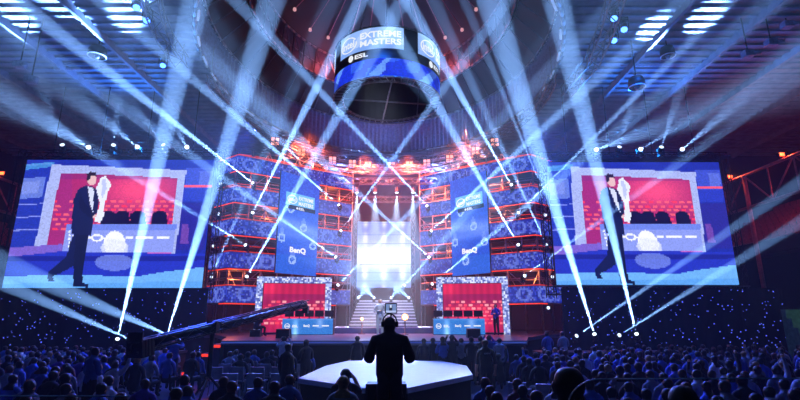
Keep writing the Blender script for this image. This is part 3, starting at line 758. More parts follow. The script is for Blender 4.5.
for k, x in enumerate((595, 618, 645, 669, 688, 715)):
    p = at(x, 300, SYL+.1); p.z = 3.67-.42; big = x in (595, 645, 688)
    ax, ay = {595: (640, 314), 618: (622, 282), 645: (700, 312), 669: (676, 275), 688: (770, 312), 715: (724, 272)}[x]
    fixture(p, at(ax, ay, 21 if not big else 17), f'lamp hanging below the right screen, {ORD[k]} from the left', 'hang', P0*(.05 if big else 0), 4., LENS if big else LENSS, 'lamps below the right screen')
# downward wash lamps over the LED wall
for k, x in enumerate((357, 375, 397, 413)):
    p = at(x, 187, 34.25); p.z = 11.75
    fixture(p, (p.x+(.2 if x < 385 else -.2), 33.6, 3), f'spotlight over the white LED wall pointing down, {ORD[k]} from the left', 'hang', P0*.035, 24, LENS, 'spotlights over the LED wall', (.5, .65, 1), blend=.8)
# small steady lamps dotted on the scaffolds
for k, (x, y_) in enumerate(((221, 184), (219, 214), (214, 246), (545, 215), (552, 277), (548, 308))):
    yy = (yl(x) if x < 400 else yr(x)); p = at(x, y_, yy)
    fixture(p, (p.x*.5, 5, 4), f'small steady lamp on the outer edge of the {"left" if x < 400 else "right"} scaffold, {ORD[k%3]} from the top', 'side', 0, 20, LENSS, scale=.7)

# ------------------------------------------------------------------ ceiling fittings
def pipe_bar(px0, py0, px1, py1, side, which):
    Y = 24.5; a, c = at(px0, py0, Y), at(px1, py1, Y); z = (a.z+c.z)/2; a.z = c.z = z; mid = (a+c)/2
    e = empty('ceiling_tube', mid, f'long pale tube hung level under the {side} ceiling, {which}', 'tube')
    MB().tube(a, c, .11, 8).build('tube', mat('pale_tube', '#9fb0d8', .4), e, mid)
    for f in (.12, .88): p = a.lerp(c, f); MB().tube(p, (p.x, p.y, ZR-.05), .02, 4).build('drop_rod', DARK, e, mid)
pipe_bar(55, 66, 99, 71, 'left-hand', 'the outer one'); pipe_bar(101, 66.5, 145, 68.5, 'left-hand', 'the inner one'); pipe_bar(620, 63, 705, 67, 'right-hand', 'above the screen')
def can(px, py, r, label, Y=22.):
    p = at(px, py, Y); e = empty('ceiling_downlight', p, label, 'ceiling light')
    MB().lathe([(r*.8, .5), (r, .3), (r, 0), (r*.9, 0)], (0, 0, 0), 20).build('housing', BLACK, e)
    P = [Vector((r*math.cos(2*PI*k/24), r*math.sin(2*PI*k/24), -.02)) for k in range(25)]
    MB().path(P, .03, 5).build('rim', mat('can_rim', '#c8d2e8', .3, .5), e)
    MB().lathe([(.12, .0), (.1, -.12), (.02, -.16)], n=10).build('bulb', mat('dull_bulb', '#8fa0c4', .3), e)
    MB().tube((0, 0, .5), (0, 0, ZR-p.z), .03, 5).build('stem', DARK, e)
can(68, 17, .62, 'large round dark can light under the left-hand ceiling beside the bright patch')
can(97, 56, .42, 'round can light under the left-hand ceiling just above the pale tubes')
can(637, 87, .40, 'round can light under the right-hand ceiling below the pale tube')
can(668, 56, .34, 'round can light under the right-hand ceiling just above the pale tube')
can(690, 16, .6, 'large round dark can light between the two bright ceiling patches')
def hung(px, py, L, label):
    p = at(px, py, 20.); e = empty('hanging_projector', p, label, 'ceiling light')
    MB().tube((0, 0, .2), (0, 0, ZR-p.z), .03, 5).build('pole', DARK, e)
    MB().box((0, 0, 0), (.45, .35, .3)).tube((.2, -.1, 0), (.45, -.25, -.05), .1, 10).build('body', mat('projector_grey', '#8794b4', .5), e)
hung(20, 65, 1, 'small lamp box on a long pole, outermost under the left-hand ceiling'); hung(31, 80, 1, 'small lamp box on a pole, lower of two under the left-hand ceiling')
hung(748, 54, 1, 'small lamp box on a pole under the right-hand ceiling, inner one'); hung(771, 43, 1, 'small lamp box on a pole under the right-hand ceiling, middle one'); hung(787, 25, 1, 'small lamp box on a pole under the right-hand ceiling, outermost')
# curved service trusses either side of the dome
def arc_truss(pts, label):
    P = [atz(x, y_, 15.25) for x, y_ in pts]; c = P[len(P)//2].copy(); m = MB()
    for p, q in zip(P, P[1:]): m.truss(p, q, .6, .8, .045)
    for p in (P[0], P[-1]): m.tube(p, (p.x, p.y, ZR-.12), .03, 4)
    return tag(m.build('service_truss', TRUSS, None, c), label, 'truss')
arc_truss([(150, -8), (155, 14), (165, 38), (182, 62)], 'curved service truss under the ceiling left of the dome')
arc_truss([(618, -8), (606, 30), (592, 62), (566, 92)], 'curved service truss under the ceiling right of the dome')
for k, (x, y_) in enumerate(((137, 5), (147, 18), (163, 63))):
    fixture(atz(x, y_, 15.3), atz(x, y_, 15.3)+Vector((3, -5, -9)), f'blue wash lamp beside the left service truss, {ORD[k]} from the top', 'hang', 0, 70, BLUEL, 'blue wash lamps left of the dome', cat='wash light')
for k, (x, y_) in enumerate(((614, 16), (624, 27), (614, 38))):
    fixture(atz(x, y_, 15.3), atz(x, y_, 15.3)+Vector((-3, -5, -9)), f'blue wash lamp beside the right service truss, {ORD[k]} from the top', 'hang', 0, 70, BLUEL, 'blue wash lamps right of the dome', cat='wash light')

# ------------------------------------------------------------------ side stands
def stand(x0, sg, lab):
    SEAT = mat('seat_plastic', '#98383c', .5)
    e = empty('side_grandstand', (x0, 24, 0), f'dark tiered grandstand behind the {lab} screen', 'grandstand'); b = e.location
    m = MB()
    for k in range(6): m.box((x0+sg*(1+k*1.4), 25, (.5+k*.55)/2), (1.4, 22, .5+k*.55))
    m.build('lower_tiers', mat('tier_concrete', '#131419', .8), e, b)
    m = MB()
    for k in range(6): m.box((x0+sg*(1.5+k*1.3), 25, 6.6+k*.65), (1.3, 24, .5+.3))
    m.build('upper_tiers', mat('tier_concrete', '#131419', .8), e, b)
    m = MB()
    for k in range(6):
        for j in range(40):
            m.box((x0+sg*(1.6+k*1.3), 14+j*.58, 7.25+k*.65), (.4, .46, .08)); m.box((x0+sg*(1.8+k*1.3), 14+j*.58, 7.5+k*.65), (.07, .46, .5))
    tag(m.build('seats', SEAT, e, b), kind='stuff')
    m = MB()
    y0, y1, zb, zt = 13, 36, 9.0, 11.0
    for z in (zb, zt): m.tube((x0, y0, z), (x0, y1, z), .09, 6)
    n = 12
    for k in range(n):
        ya, yb = y0+(y1-y0)*k/n, y0+(y1-y0)*(k+1)/n
        m.tube((x0, ya, zb), (x0, ya, zt), .05, 5); m.tube((x0, ya, zb if k % 2 else zt), (x0, yb, zt if k % 2 else zb), .05, 5)
    for k in range(0, n+1, 4): m.tube((x0, y0+(y1-y0)*k/n, 0), (x0, y0+(y1-y0)*k/n, zt), .12, 8)
    m.build('front_girder', mat('girder_paint', '#a05458', .5), e, b)
    return e
stand(21.3, 1, 'right-hand'); stand(-25.2, -1, 'left-hand')
def red_flood(p, label, pw=110):
    e = empty('red_floodlight', p, label, 'floodlight')
    MB().box((0, 0, 0), (.3, .2, .24)).build('housing', BLACK, e)
    MB().box((0, -.115, 0), (.24, .03, .18)).build('lens', REDL, e)
    MB().tube((0, .0, -.1), (0, 0, -.35), .03, 5).build('post', DARK, e)
    light('flood_light', 'POINT', (0, -.35, .1), None, pw, (1, .1, .04), size=.1, parent=e)
red_flood(Vector((21.3, 29.6, 11.3)), 'red floodlight on the right girder, nearer the screen'); red_flood(Vector((21.3, 25.3, 11.3)), 'red floodlight on the right girder, farther from the screen')
red_flood(Vector((-25.2, 29, 11.35)), 'red floodlight on the left girder beside the screen', 40)
for y_ in (26,): light('stand_red_light', 'POINT', (23.6, y_, 10.2), None, 200, (1, .06, .05), size=.2)
light('stand_red_light', 'POINT', (-26.6, 27, 9.6), None, 120, (1, .06, .05), size=.2)
e = empty('exit_stairs', (20.3, 23.6, 0), 'small greenish-lit exit steps at the far right beyond the crowd', 'steps')
for k in range(5):
    MB().box((0, k*.3, .55+.22*k), (1.8, .3, 1.1+.44*k)).build('step', mat('exit_step', '#5f7f6c', .6), e)
light('exit_lamp', 'POINT', (19.9, 23.0, 3.0), None, 14, (.5, 1, .65), size=.1)

# ================================================================== PEOPLE
SKIN = mat('skin', '#b98a72', .55, 0, .1); HAIR = mat('dark_hair', '#17120f', .5, 0, .3, 20)
HAIRS = [HAIR, mat('brown_hair', '#3a2618', .5, 0, .3, 20), mat('black_hair', '#0c0b0b', .45, 0, .3, 20), mat('fair_hair', '#8a6a3e', .5, 0, .3, 20)]
HAIRN = ['dark', 'brown', 'black', 'fair']
SHIRTS = [('navy', mat('navy_cloth', '#33509c', .8)), ('black', mat('black_cloth', '#1c1d28', .85)), ('grey', mat('grey_cloth', '#7a8094', .8)),
          ('white', mat('white_cloth', '#b9bccb', .8)), ('blue', mat('blue_cloth', '#4468d8', .8)), ('dark red', mat('red_cloth', '#5a1a20', .8)), ('violet', mat('violet_cloth', '#46308a', .8))]
PANTS = mat('dark_jeans', '#161a2a', .85)
def skeleton(seated=False, arms='rest', lean=0.):
    J = {}; h = .46 if seated else .95
    J['pel'] = ((0, 0, h), .155); J['spi'] = ((0, .02+lean*.3, h+.2), .135); J['che'] = ((0, .02+lean, h+.40), .155)
    J['nb'] = ((0, .0+lean*1.2, h+.53), .085); J['nk'] = ((0, .015+lean*1.3, h+.59), .06)
    J['h1'] = ((0, .03+lean*1.4, h+.655), .074); J['h2'] = ((0, .02+lean*1.4, h+.725), .098); J['h3'] = ((0, .01+lean*1.4, h+.785), .078); J['h4'] = ((0, .01+lean*1.4, h+.82), .035)
    for s, n in ((-1, 'l'), (1, 'r')):
        sh = (s*.19, lean, h+.475); J['sh'+n] = (sh, .072)
        a = arms[0 if s < 0 else 1] if isinstance(arms, tuple) else arms
        if a == 'rest':
            el, wr, ha = ((s*.27, .0+lean, h+.20), (s*.2, .22, h+.09), (s*.15, .30, h+.08)) if seated else ((s*.27, -.03, h+.2), (s*.28, .05, h-.03), (s*.27, .07, h-.12))
        elif a == 'up': el, wr, ha = (s*.27, .20+lean, h+.50), (s*.14, .28, h+.72), (s*.09, .29, h+.80)
        elif a == 'high': el, wr, ha = (s*.30, .10+lean, h+.70), (s*.30, .16, h+.95), (s*.29, .17, h+1.05)
        elif a == 'fold': el, wr, ha = (s*.28, .02+lean, h+.22), (s*.08, .20, h+.26), (-s*.02, .2, h+.28)
        elif a == 'pan': el, wr, ha = (s*.31, -.01, h+.21), (s*.25, .24, h+.30), (s*.22, .32, h+.34)
        elif a == 'cam': el, wr, ha = (s*.26, .16+lean, h+.38), (s*.13, .28+lean, h+.62), (s*.08, .30+lean, h+.68)
        J['el'+n] = (el, .05); J['wr'+n] = (wr, .034); J['ha'+n] = (ha, .042)
        J['hp'+n] = ((s*.09, 0, h-.03), .1)
        if seated: J['kn'+n] = ((s*.13, .42, h+.02), .07); J['an'+n] = ((s*.13, .40, .09), .045); J['to'+n] = ((s*.14, .55, .045), .042)
        else: J['kn'+n] = ((s*.10, .02, .50), .07); J['an'+n] = ((s*.11, -.03, .09), .048); J['to'+n] = ((s*.13, .11, .045), .042)
    Ed = [('pel', 'spi'), ('spi', 'che'), ('che', 'nb'), ('nb', 'nk'), ('nk', 'h1'), ('h1', 'h2'), ('h2', 'h3'), ('h3', 'h4')]
    for n in 'lr': Ed += [('nb', 'sh'+n), ('sh'+n, 'el'+n), ('el'+n, 'wr'+n), ('wr'+n, 'ha'+n), ('pel', 'hp'+n), ('hp'+n, 'kn'+n), ('kn'+n, 'an'+n), ('an'+n, 'to'+n)]
    return J, Ed
def body(J, Ed, fingers=False, sub=2, sleeves='long', long_hair=False):
    """a body as one skinned surface; slots: shirt, hair, skin, trousers"""
    J = dict(J); Ed = list(Ed)
    if fingers:
        for n in 'lr':
            wv, hv = Vector(J['wr'+n][0]), Vector(J['ha'+n][0]); d = (hv-wv).normalized()
            sx = 1 if n == 'r' else -1
            ac = d.cross(Vector((0, .3, 1))).normalized()
            J['ha'+n] = (tuple(wv+d*.06), .03)
            cr = d.cross(ac)
            for k, (o, L) in enumerate(((-.03, .07), (-.01, .08), (.01, .075), (.03, .06))):
                a = wv+d*.09+ac*o; c1 = a+d*L*.55+cr*.008; c2 = c1+d*L*.3+cr*.03
                J[f'f{k}a{n}'] = (tuple(a), .0115); J[f'f{k}b{n}'] = (tuple(c1), .0105); J[f'f{k}c{n}'] = (tuple(c2), .009)
                Ed += [('ha'+n, f'f{k}a{n}'), (f'f{k}a{n}', f'f{k}b{n}'), (f'f{k}b{n}', f'f{k}c{n}')]
            t1 = wv+d*.04-ac*.035*sx+cr*.01; t2 = t1+d*.04-ac*.02*sx+cr*.02
            J['t1'+n] = (tuple(t1), .012); J['t2'+n] = (tuple(t2), .010); Ed += [('ha'+n, 't1'+n), ('t1'+n, 't2'+n)]
    names = list(J); ix = {k: i for i, k in enumerate(names)}
    me = bpy.data.meshes.new('b'); me.from_pydata([J[k][0] for k in names], [(ix[a], ix[b]) for a, b in Ed], [])
    o = bpy.data.objects.new('b', me); COL.objects.link(o)
    o.modifiers.new('s', 'SKIN'); m2 = o.modifiers.new('u', 'SUBSURF'); m2.levels = sub; m2.render_levels = sub
    for i, k in enumerate(names):
        v = me.skin_vertices[0].data[i]; v.radius = (J[k][1]*1.12,)*2; v.use_root = (k == 'pel')
    bpy.context.view_layer.update()
    r = bpy.data.meshes.new_from_object(o.evaluated_get(bpy.context.evaluated_depsgraph_get()))
    bpy.data.objects.remove(o); bpy.data.meshes.remove(me)
    P = {k: Vector(J[k][0]) for k in J}; seg = []
    for a, c in Ed:
        k = b_ = None
        reg = 3 if (c[:2] in ('hp', 'kn', 'an', 'to')) else 2 if (c[:2] == 'ha' or c[0] in 'ft' and c[:2] != 'to') else 1 if c in ('h1', 'h2', 'h3', 'h4') else 2 if c == 'nk' else 0
        if sleeves == 'short' and c[:2] == 'wr': reg = 2
        seg.append((P[a], P[c], reg, max(J[a][1], J[c][1])))
    h2 = P['h2']; nk = P['nk']
    for m in (SHIRTS[0][1], HAIR, SKIN, PANTS): r.materials.append(m)
    for p in r.polygons:
        c = p.center; best = 1e9; reg = 0
        for a, q, g, rad in seg:
            ab = q-a; t = max(0, min(1, (c-a).dot(ab)/max(1e-9, ab.dot(ab)))); d = (c-(a+ab*t)).length/rad
            if d < best: best = d; reg = g
        if reg == 1:
            rel = c-h2
            reg = 1 if (rel.z > .045 or (rel.y < .035 and rel.z > -.125)) else 2
        if long_hair and reg in (2, 0) and c.z > nk.z-.12 and c.y < nk.y-.01 and abs(c.x) < .11: reg = 1
        p.material_index = reg; p.use_smooth = True
    for v in r.vertices:                    # nose, brow, ears; flatten the torso front to back
        rel = v.co-h2
        if rel.y > .06 and abs(rel.x) < .022 and -.06 < rel.z < .0: v.co.y += .022
        if abs(rel.x) > .085 and abs(rel.y) < .03 and -.05 < rel.z < .02: v.co.x += .012*(1 if rel.x > 0 else -1)
        if v.co.z < P['nb'].z-.02 and v.co.z > P['pel'].z-.02 and abs(v.co.x) < .2:
            cy = P['spi'].y; v.co.y = cy+(v.co.y-cy)*.82
            v.co.x *= 1.1
    r.name = 'person'
    return r
BODY = {}
BODY['sit'] = body(*skeleton(True), sub=1); BODY['sitlean'] = body(*skeleton(True, 'fold', .08), sub=1); BODY['sitlong'] = body(*skeleton(True, 'fold'), sub=1, long_hair=True)
BODY['situp'] = body(*skeleton(True, ('rest', 'high')), sub=1); BODY['sitphone'] = body(*skeleton(True, 'up'), sub=1)
BODY['stand'] = body(*skeleton(False)); BODY['standfold'] = body(*skeleton(False, 'fold')); BODY['standphone'] = body(*skeleton(False, 'up')); BODY['standlong'] = body(*skeleton(False, 'fold'), long_hair=True)
def person(kind, loc, rz, label, shirt, hair=None, group=None, sc=1., pants=None, mesh=None):
    o = bpy.data.objects.new('person', mesh or BODY[kind]); COL.objects.link(o)
    o.location = loc; o.rotation_euler = (0, 0, rz); o.scale = (sc,)*3
    for i, m in ((0, shirt), (1, hair), (3, pants)):
        if m: o.material_slots[i].link = 'OBJECT'; o.material_slots[i].material = m
    return tag(o, label, 'person', group)
SH = dict(SHIRTS)

# chair used in the open rows
def chair_proto():
    e = empty('chair', (0, 0, 0))
    MB().box((0, .2, .43), (.44, .44, .04)).build('seat', mat('chair_shell', '#8c8e9c', .5), e)
    MB().box((0, -.05, .68), (.44, .04, .40), R=Euler((math.radians(8), 0, 0)).to_matrix()).build('backrest', mat('chair_shell', '#8c8e9c'), e)
    for sx in (-.19, .19):
        for yy in (0, .38): MB().tube((sx, yy, .42), (sx*1.1, yy+(-.03 if yy == 0 else .03), 0), .014, 6).build('leg', TRUSS, e)
        MB().tube((sx, -.02, .42), (sx, -.07, .6), .014, 6).build('back_post', TRUSS, e)
    return e
CH = chair_proto(); first = [True]
def chair(x, y, rz, label, group):
    o = CH if first[0] else copy_tree(CH); first[0] = False
    o.location = (x, y, 0); o.rotation_euler = (0, 0, rz); return tag(o, label, 'chair', group)

# ---- the crowd, in rows facing the stage
rc = random.Random(11)
NTH = ['first', 'second', 'third', 'fourth', 'fifth', 'sixth', 'seventh', 'eighth', 'ninth', 'tenth', 'eleventh', 'twelfth', 'thirteenth', 'fourteenth', 'fifteenth', 'sixteenth', 'seventeenth', 'eighteenth', 'nineteenth', 'twentieth']
KN = {'sit': 'seated', 'sitlean': 'forward-leaning', 'sitlong': 'long-haired', 'situp': 'arm-raising', 'sitphone': 'phone-lifting'}
cand = []
def rows(side, x_in, x_lim, y0, y1, dy):
    k = 0; y = y1
    while y > y0:
        xi = x_in(y); n = 0; x = xi
        while n < 40:
            dx = rc.uniform(.62, .80); x = x+(dx if side == 'right' else -dx); n += 1
            if abs(x) > min(abs(x_lim), .86*y+.6): break
            if rc.random() < .06: continue
            cand.append((y, x+rc.uniform(-.08, .08), side, k, n))
        k += 1; y -= dy*rc.uniform(.94, 1.06)
rows('left', lambda y: -5.0 if y > 13 else (-4.0 if y > 10.5 else -1.6-.0*y), -21, 7.2, 21.5, .95)
rows('right', lambda y: 2.6 if y > 17 else (3.2 if y > 13 else (3.0 if y > 10.4 else .9)), 21.5, 6.4, 22.0, .95)
def ok(c):
    y, x, side, k, n = c
    if -7.6 < x < -4.6 and 10.2 < y < 16.6: return False          # jib crane
    if -9.2 < x < -6.9 and y > 19.6: return False                 # side steps
    if x < -4 and x > -5.6 and y > 13: return False
    if 6 < x < 8 and y > 21.3: return False
    if -6.8 < x < -2 and y > 16.1: return False
    if -8.7 < x < -7.5 and 17.2 < y < 18.6: return False
    if x > 2.9 and x < 3.9 and 11.9 < y < 13.3: return False
    if 0 < x < 2.95 and 10 < y < 17: return False
    if -9 < x < 5.7 and y > 19.2: return False
    if -9 < x < 4.5 and y > 17.8: return False
    if (-1.5 < x < 1.1 and 5.0 < y < 9): return False
    return True
cand = [c for c in cand if ok(c)]
cand.sort(key=lambda c: c[0])
near, far = cand[:292], cand[292:]
for y, x, side, k, n in near:
    kd = rc.choices(['sit', 'sitlean', 'sitlong', 'situp', 'sitphone'], [50, 22, 16, 3, 3])[0]
    if kd in ('situp', 'sitphone') and y < 11: kd = 'sit'
    si = rc.choices(range(7), [24, 30, 14, 9, 14, 3, 6])[0]; hi = rc.choices(range(4), [40, 30, 25, 5])[0]
    ab = f'{NTH[min(n-1,19)]} from aisle, {NTH[min(k,19)]} row from stage'
    person(kd, (x, y, 0), rc.uniform(-.25, .25)+(.15 if side == 'right' else -.12), f'{KN[kd]} spectator in {SHIRTS[si][0]}, {side} crowd, {ab}',
           SHIRTS[si][1], HAIRS[hi], f'spectators in the {side} crowd', rc.uniform(.95, 1.06))
if far:
    vs, fs, mi = [], [], []
    for y, x, side, k, n in far:
        me = BODY[rc.choice(['sit', 'sitlean', 'sitlong'])]; R = Matrix.Rotation(rc.uniform(-.3, .3), 3, 'Z'); o_ = len(vs); s_ = rc.uniform(.95, 1.06); si = rc.randrange(3)
        vs += [tuple(R @ (v.co*s_)+Vector((x, y, 0))) for v in me.vertices]
        for p in me.polygons: fs.append(tuple(i+o_ for i in p.vertices)); mi.append(p.material_index if p.material_index else (0 if si == 0 else 4 if si == 1 else 5))
    me = bpy.data.meshes.new('crowd'); me.from_pydata(vs, [], fs)
    for m in (SHIRTS[0][1], HAIR, SKIN, PANTS, SHIRTS[1][1], SHIRTS[4][1]): me.materials.append(m)
    me.polygons.foreach_set('material_index', mi); me.polygons.foreach_set('use_smooth', [True]*len(fs)); me.update()
    o = bpy.data.objects.new('crowd', me); COL.objects.link(o)
    tag(o, 'dense far rows of seated spectators before the star curtains', 'crowd', None, 'stuff')

# open block left of the catwalk: seated people and rows of chairs
nn = 0
for r_, y in enumerate((18.9, 17.8, 16.7)):
    for i in range(5 if r_ < 2 else 4):
        x = -6.2+i*.68+.1*r_; nn += 1
        if x > -3.0 and y < 17.5: continue
        sn = rc.choice(['navy', 'black', 'grey', 'blue', 'black']); hi = rc.randrange(3)
        row = ['nearest the stage', 'in the middle', 'farthest from the stage'][r_]
        g = 'chairs left of the catwalk stage'
        chair(x, y-.2, 0, f'grey chair left of the catwalk, row {row}, {NTH[i]} from left', g)
        if r_ < 2 or i in (1,):
            person(rc.choice(['sit', 'sitlean', 'sit']), (x, y, 0), rc.uniform(-.3, .3), f'seated guest in {sn} left of the catwalk, row {row}, {NTH[i]} from left', SH[sn], HAIRS[hi], 'guests left of the catwalk stage')
for i, x in enumerate((-4.9, -4.2, -3.5)):
    chair(x, 14.6, .15, f'empty grey chair on the open floor left of the catwalk stage, {NTH[i]} from the left', 'empty chairs left of the catwalk stage')
for i, (x, y) in enumerate(((2.9, 12.6), (3.5, 12.3), (2.75, 11.5))):
    chair(x, y, -.2, f'empty pale chair beside the white-lit catwalk, right side, {NTH[i]} from the aisle', 'empty chairs right of the catwalk stage')
# standing row right of the ramp
for i in range(9):
    x = .9+i*.36; sn = ['black', 'black', 'navy', 'black', 'grey', 'black', 'black', 'navy', 'white'][i]
    person(['stand', 'standfold', 'standlong', 'standphone'][i % 4], (x, 18.9+.12*math.sin(i*2.), 0), rc.uniform(-.4, .4), f'standing figure in {sn} right of the ramp, {NTH[i]} along from it', SH[sn], HAIRS[i % 3], 'people standing right of the ramp', rc.uniform(.95, 1.03))
# named figures
person('stand', (-3.02, 13.4, 0), -.7, 'person in black standing on the open floor beside the catwalk stage left corner', SH['black'], HAIRS[2])
person('standfold', (-2.98, 15.9, 0), .9, 'person in black with cap-dark hair talking beside the catwalk stage', SH['black'], HAIRS[2])
person('standphone', (-4.35, 18.6, 0), 0, 'person in pale shirt filming with raised hands before the stage front', SH['white'], HAIRS[1])
person('stand', (-1.65, 19.3, 0), .2, 'person in black standing at the left foot of the ramp', SH['black'], HAIRS[0], sc=1.0)
STW = body(*skeleton(False, 'rest'), fingers=True, sleeves='short')
o = person('stand', (2.5, 14.6, 0), .12, 'steward in dark T-shirt with white back print standing right of the catwalk stage', mat('steward_shirt', '#23222c', .85), HAIRS[1], mesh=STW, sc=1.03)
m = MB(); sf = quad((-.09, -.158, 1.37), (.09, -.158, 1.37), (.09, -.150, 1.41), (-.09, -.150, 1.41)); put_text(m, 'CREW', sf, 0, 0, 1, 1, .05)
m.build('back_print', mat('print_white', '#d8dae6', .7), o, fix=False)
SV = body(*skeleton(False, ('rest', 'fold')), fingers=True)
person('stand', (-.93, 23.0, DZ), PI, 'performer in silver suit standing on the main stage by the stairs', mat('silver_cloth', '#c9ccd8', .3, .5), HAIRS[2], mesh=SV, pants=mat('silver_cloth', '#c9ccd8'))
person('sitlean', (-7.15, 24.6, DZ), -.6, 'person in black sitting on a low case on stage left of the player desk', SH['black'], HAIRS[0])
e = empty('low_case', (-7.15, 24.55, DZ), 'low black case under the person sitting on stage left of the player desk', 'case')
MB().box((0, 0, .15), (.5, .34, .3)).build('body', BLACK, e); MB().box((0, 0, .315), (.52, .36, .03)).build('lid', DARK, e)
person('standfold', (5.2, 26.6, DZ), PI*.8, 'person in blue at the right end of the right player desk', SH['blue'], HAIRS[0], sc=.92)
for i, x in enumerate((6.6, 7.3)):
    person('standfold', (x, 22.2, 0), .4, f'standing crew member beyond the right end of the stage, {"nearer the stage" if i == 0 else "farther from the stage"}', SH['grey' if i else 'navy'], HAIRS[i], sc=1.05)
person('standphone', (-8.1, 17.9, 0), .3, 'cameraman in navy standing behind the crane boom at stage left', SH['navy'], HAIRS[0])

# big near heads at the bottom edge
person('sit', (1.06, 3.15, .78), .1, 'close dark-haired spectator whose round head rises at the bottom right of centre', SH['black'], HAIRS[2], sc=1.04)
person('sit', (1.98, 3.55, .62), .0, 'close spectator in black, second large head at the bottom edge', SH['black'], HAIRS[2], sc=1.04)
person('sit', (-1.85, 4.35, .36), -.1, 'close spectator with brown hair just showing at the bottom left', SH['grey'], HAIRS[1])
person('sitlong', (-.93, 8.3, .22), 0, 'fair-haired spectator in front of the kneeling photographer', SH['grey'], HAIRS[3])
# raised audience floor under the nearest figures
for x_, y_, w_, d_, h_ in ((1.02, 3.3, .7, .9, .78), (1.98, 3.7, .8, .9, .62), (-1.85, 4.5, .8, .9, .36), (-.97, 9.05, .9, 2.3, .22)):
    struct(MB().box((x_, y_, h_/2), (w_, d_, h_)), 'floor', FLOORM)
# photographer
PH = body(*skeleton(True, 'cam', .03), fingers=True, sleeves='short')
person('sit', (-1.02, 9.4, .22), -.05, 'photographer in dark T-shirt raising a camera before the catwalk stage', SH['black'], HAIRS[2], mesh=PH)
e = empty('photo_camera', (-1.0, 9.78, 1.34), 'black photo camera held up by the kneeling photographer', 'camera')
MB().box((0, 0, 0), (.14, .07, .1)).box((0, 0, .06), (.06, .06, .04)).build('body', BLACK, e); MB().lathe([(.04, 0), (.045, .1), (.05, .16)], (0, .03, 0), 14, R=Euler((-PI/2, 0, 0)).to_matrix()).build('lens_barrel', DARK, e)
MB().box((0, -.037, 0), (.075, .004, .055)).build('display', emis('camera_display', '#a8c0ff', .8), e)

# ------------------------------------------------------------------ camera operator on his platform
e = empty('camera_platform', (-.17, 7.5, 0), 'low black platform under the central camera operator', 'platform')
MB().box((0, 0, .63), (2.0, 2.0, .06)).build('top', DARK, e); MB().box((0, 0, .30), (1.94, 1.94, .60)).build('skirt', DRAPE, e)
e = empty('flight_case', (-.22, 8.2, .66), 'black case standing on the platform before the central camera operator', 'case')
MB().box((0, 0, .37), (.62, .3, .74)).build('body', BLACK, e)
m = MB()
for sx in (-.31, .31): m.box((sx, -.15, .37), (.03, .03, .74))
for z in (.015, .725): m.box((0, -.15, z), (.62, .03, .03))
m.build('edge_trim', mat('trim_alu', '#3a3c46', .35, .7), e)
J, Ed = skeleton(False, ('pan', 'pan'))
for k_, r_ in (('che', .19), ('spi', .165), ('pel', .17), ('shl', .10), ('shr', .10), ('ell', .075), ('elr', .075), ('wrl', .045), ('wrr', .045), ('h2', .092), ('nk', .065)): J[k_] = (J[k_][0], r_)
OP = body(J, Ed, fingers=True)
op = person('stand', (-.15, 7.2, .66), .0, 'camera operator in black seen from behind in the centre with headset', mat('operator_black', '#0b0a0c', .85), HAIRS[2], mesh=OP, sc=1.0)
m = MB(); hz = .95+.735
m.path([Vector((.1*math.cos(a), .02, hz+.02+.108*math.sin(a))) for a in [PI*k/10 for k in range(11)]], .013, 6)
for sx in (-1, 1): m.lathe([(.035, -.025), (.045, 0), (.04, .025)], (sx*.1, .02, hz-.02), 12, R=Euler((0, PI/2, 0)).to_matrix())
m.tube((-.12, .03, hz-.03), (-.06, .13, hz-.09), .006, 5)
m.build('headset', BLACK, op)
e = empty('broadcast_camera', (-.17, 7.72, .66), 'broadcast camera on tripod in front of the central operator with lit viewfinder', 'camera')
MB().box((0, .12, 1.62), (.17, .45, .2)).box((0, -.02, 1.74), (.05, .2, .05)).build('body', BLACK, e)
MB().lathe([(.055, 0), (.07, .12), (.09, .26), (.1, .38)], (0, .34, 1.62), 16, R=Euler((-PI/2, 0, 0)).to_matrix()).build('lens', DARK, e)
vf = MB().box((.03, -.05, 1.90), (.19, .05, .16)).tube((.03, -.03, 1.7), (.03, -.03, 1.85), .015, 6).build('viewfinder', BLACK, e)
c = Canvas(16, 12); c.put(np.ones_like(c.u), '#6f86b8'); c.rect(.3, .2, .6, 1, '#20283c'); c.rect(.35, .1, .55, .4, '#cfd8f0'); c.rect(0, .75, 1, 1, '#aab8e0')
c.mesh('viewfinder_screen', quad((-.05, -.078, 1.835), (.11, -.078, 1.835), (.11, -.078, 1.965), (-.05, -.078, 1.965)), LEDM, vf)
for sx in (-1, 1): MB().tube((sx*.03, .0, 1.48), (sx*.25, -.22, 1.3), .014, 6).build('pan_bar', DARK, e)
MB().box((0, .1, 1.46), (.14, .16, .14)).tube((0, .1, .95), (0, .1, 1.4), .04, 8).build('fluid_head', DARK, e)
for k in range(3):
    a = PI/2+2*PI*k/3; MB().tube((0, .1, 1.35), (.42*math.cos(a), .1+.32*math.sin(a), .0), .022, 8).build('leg', DARK, e)

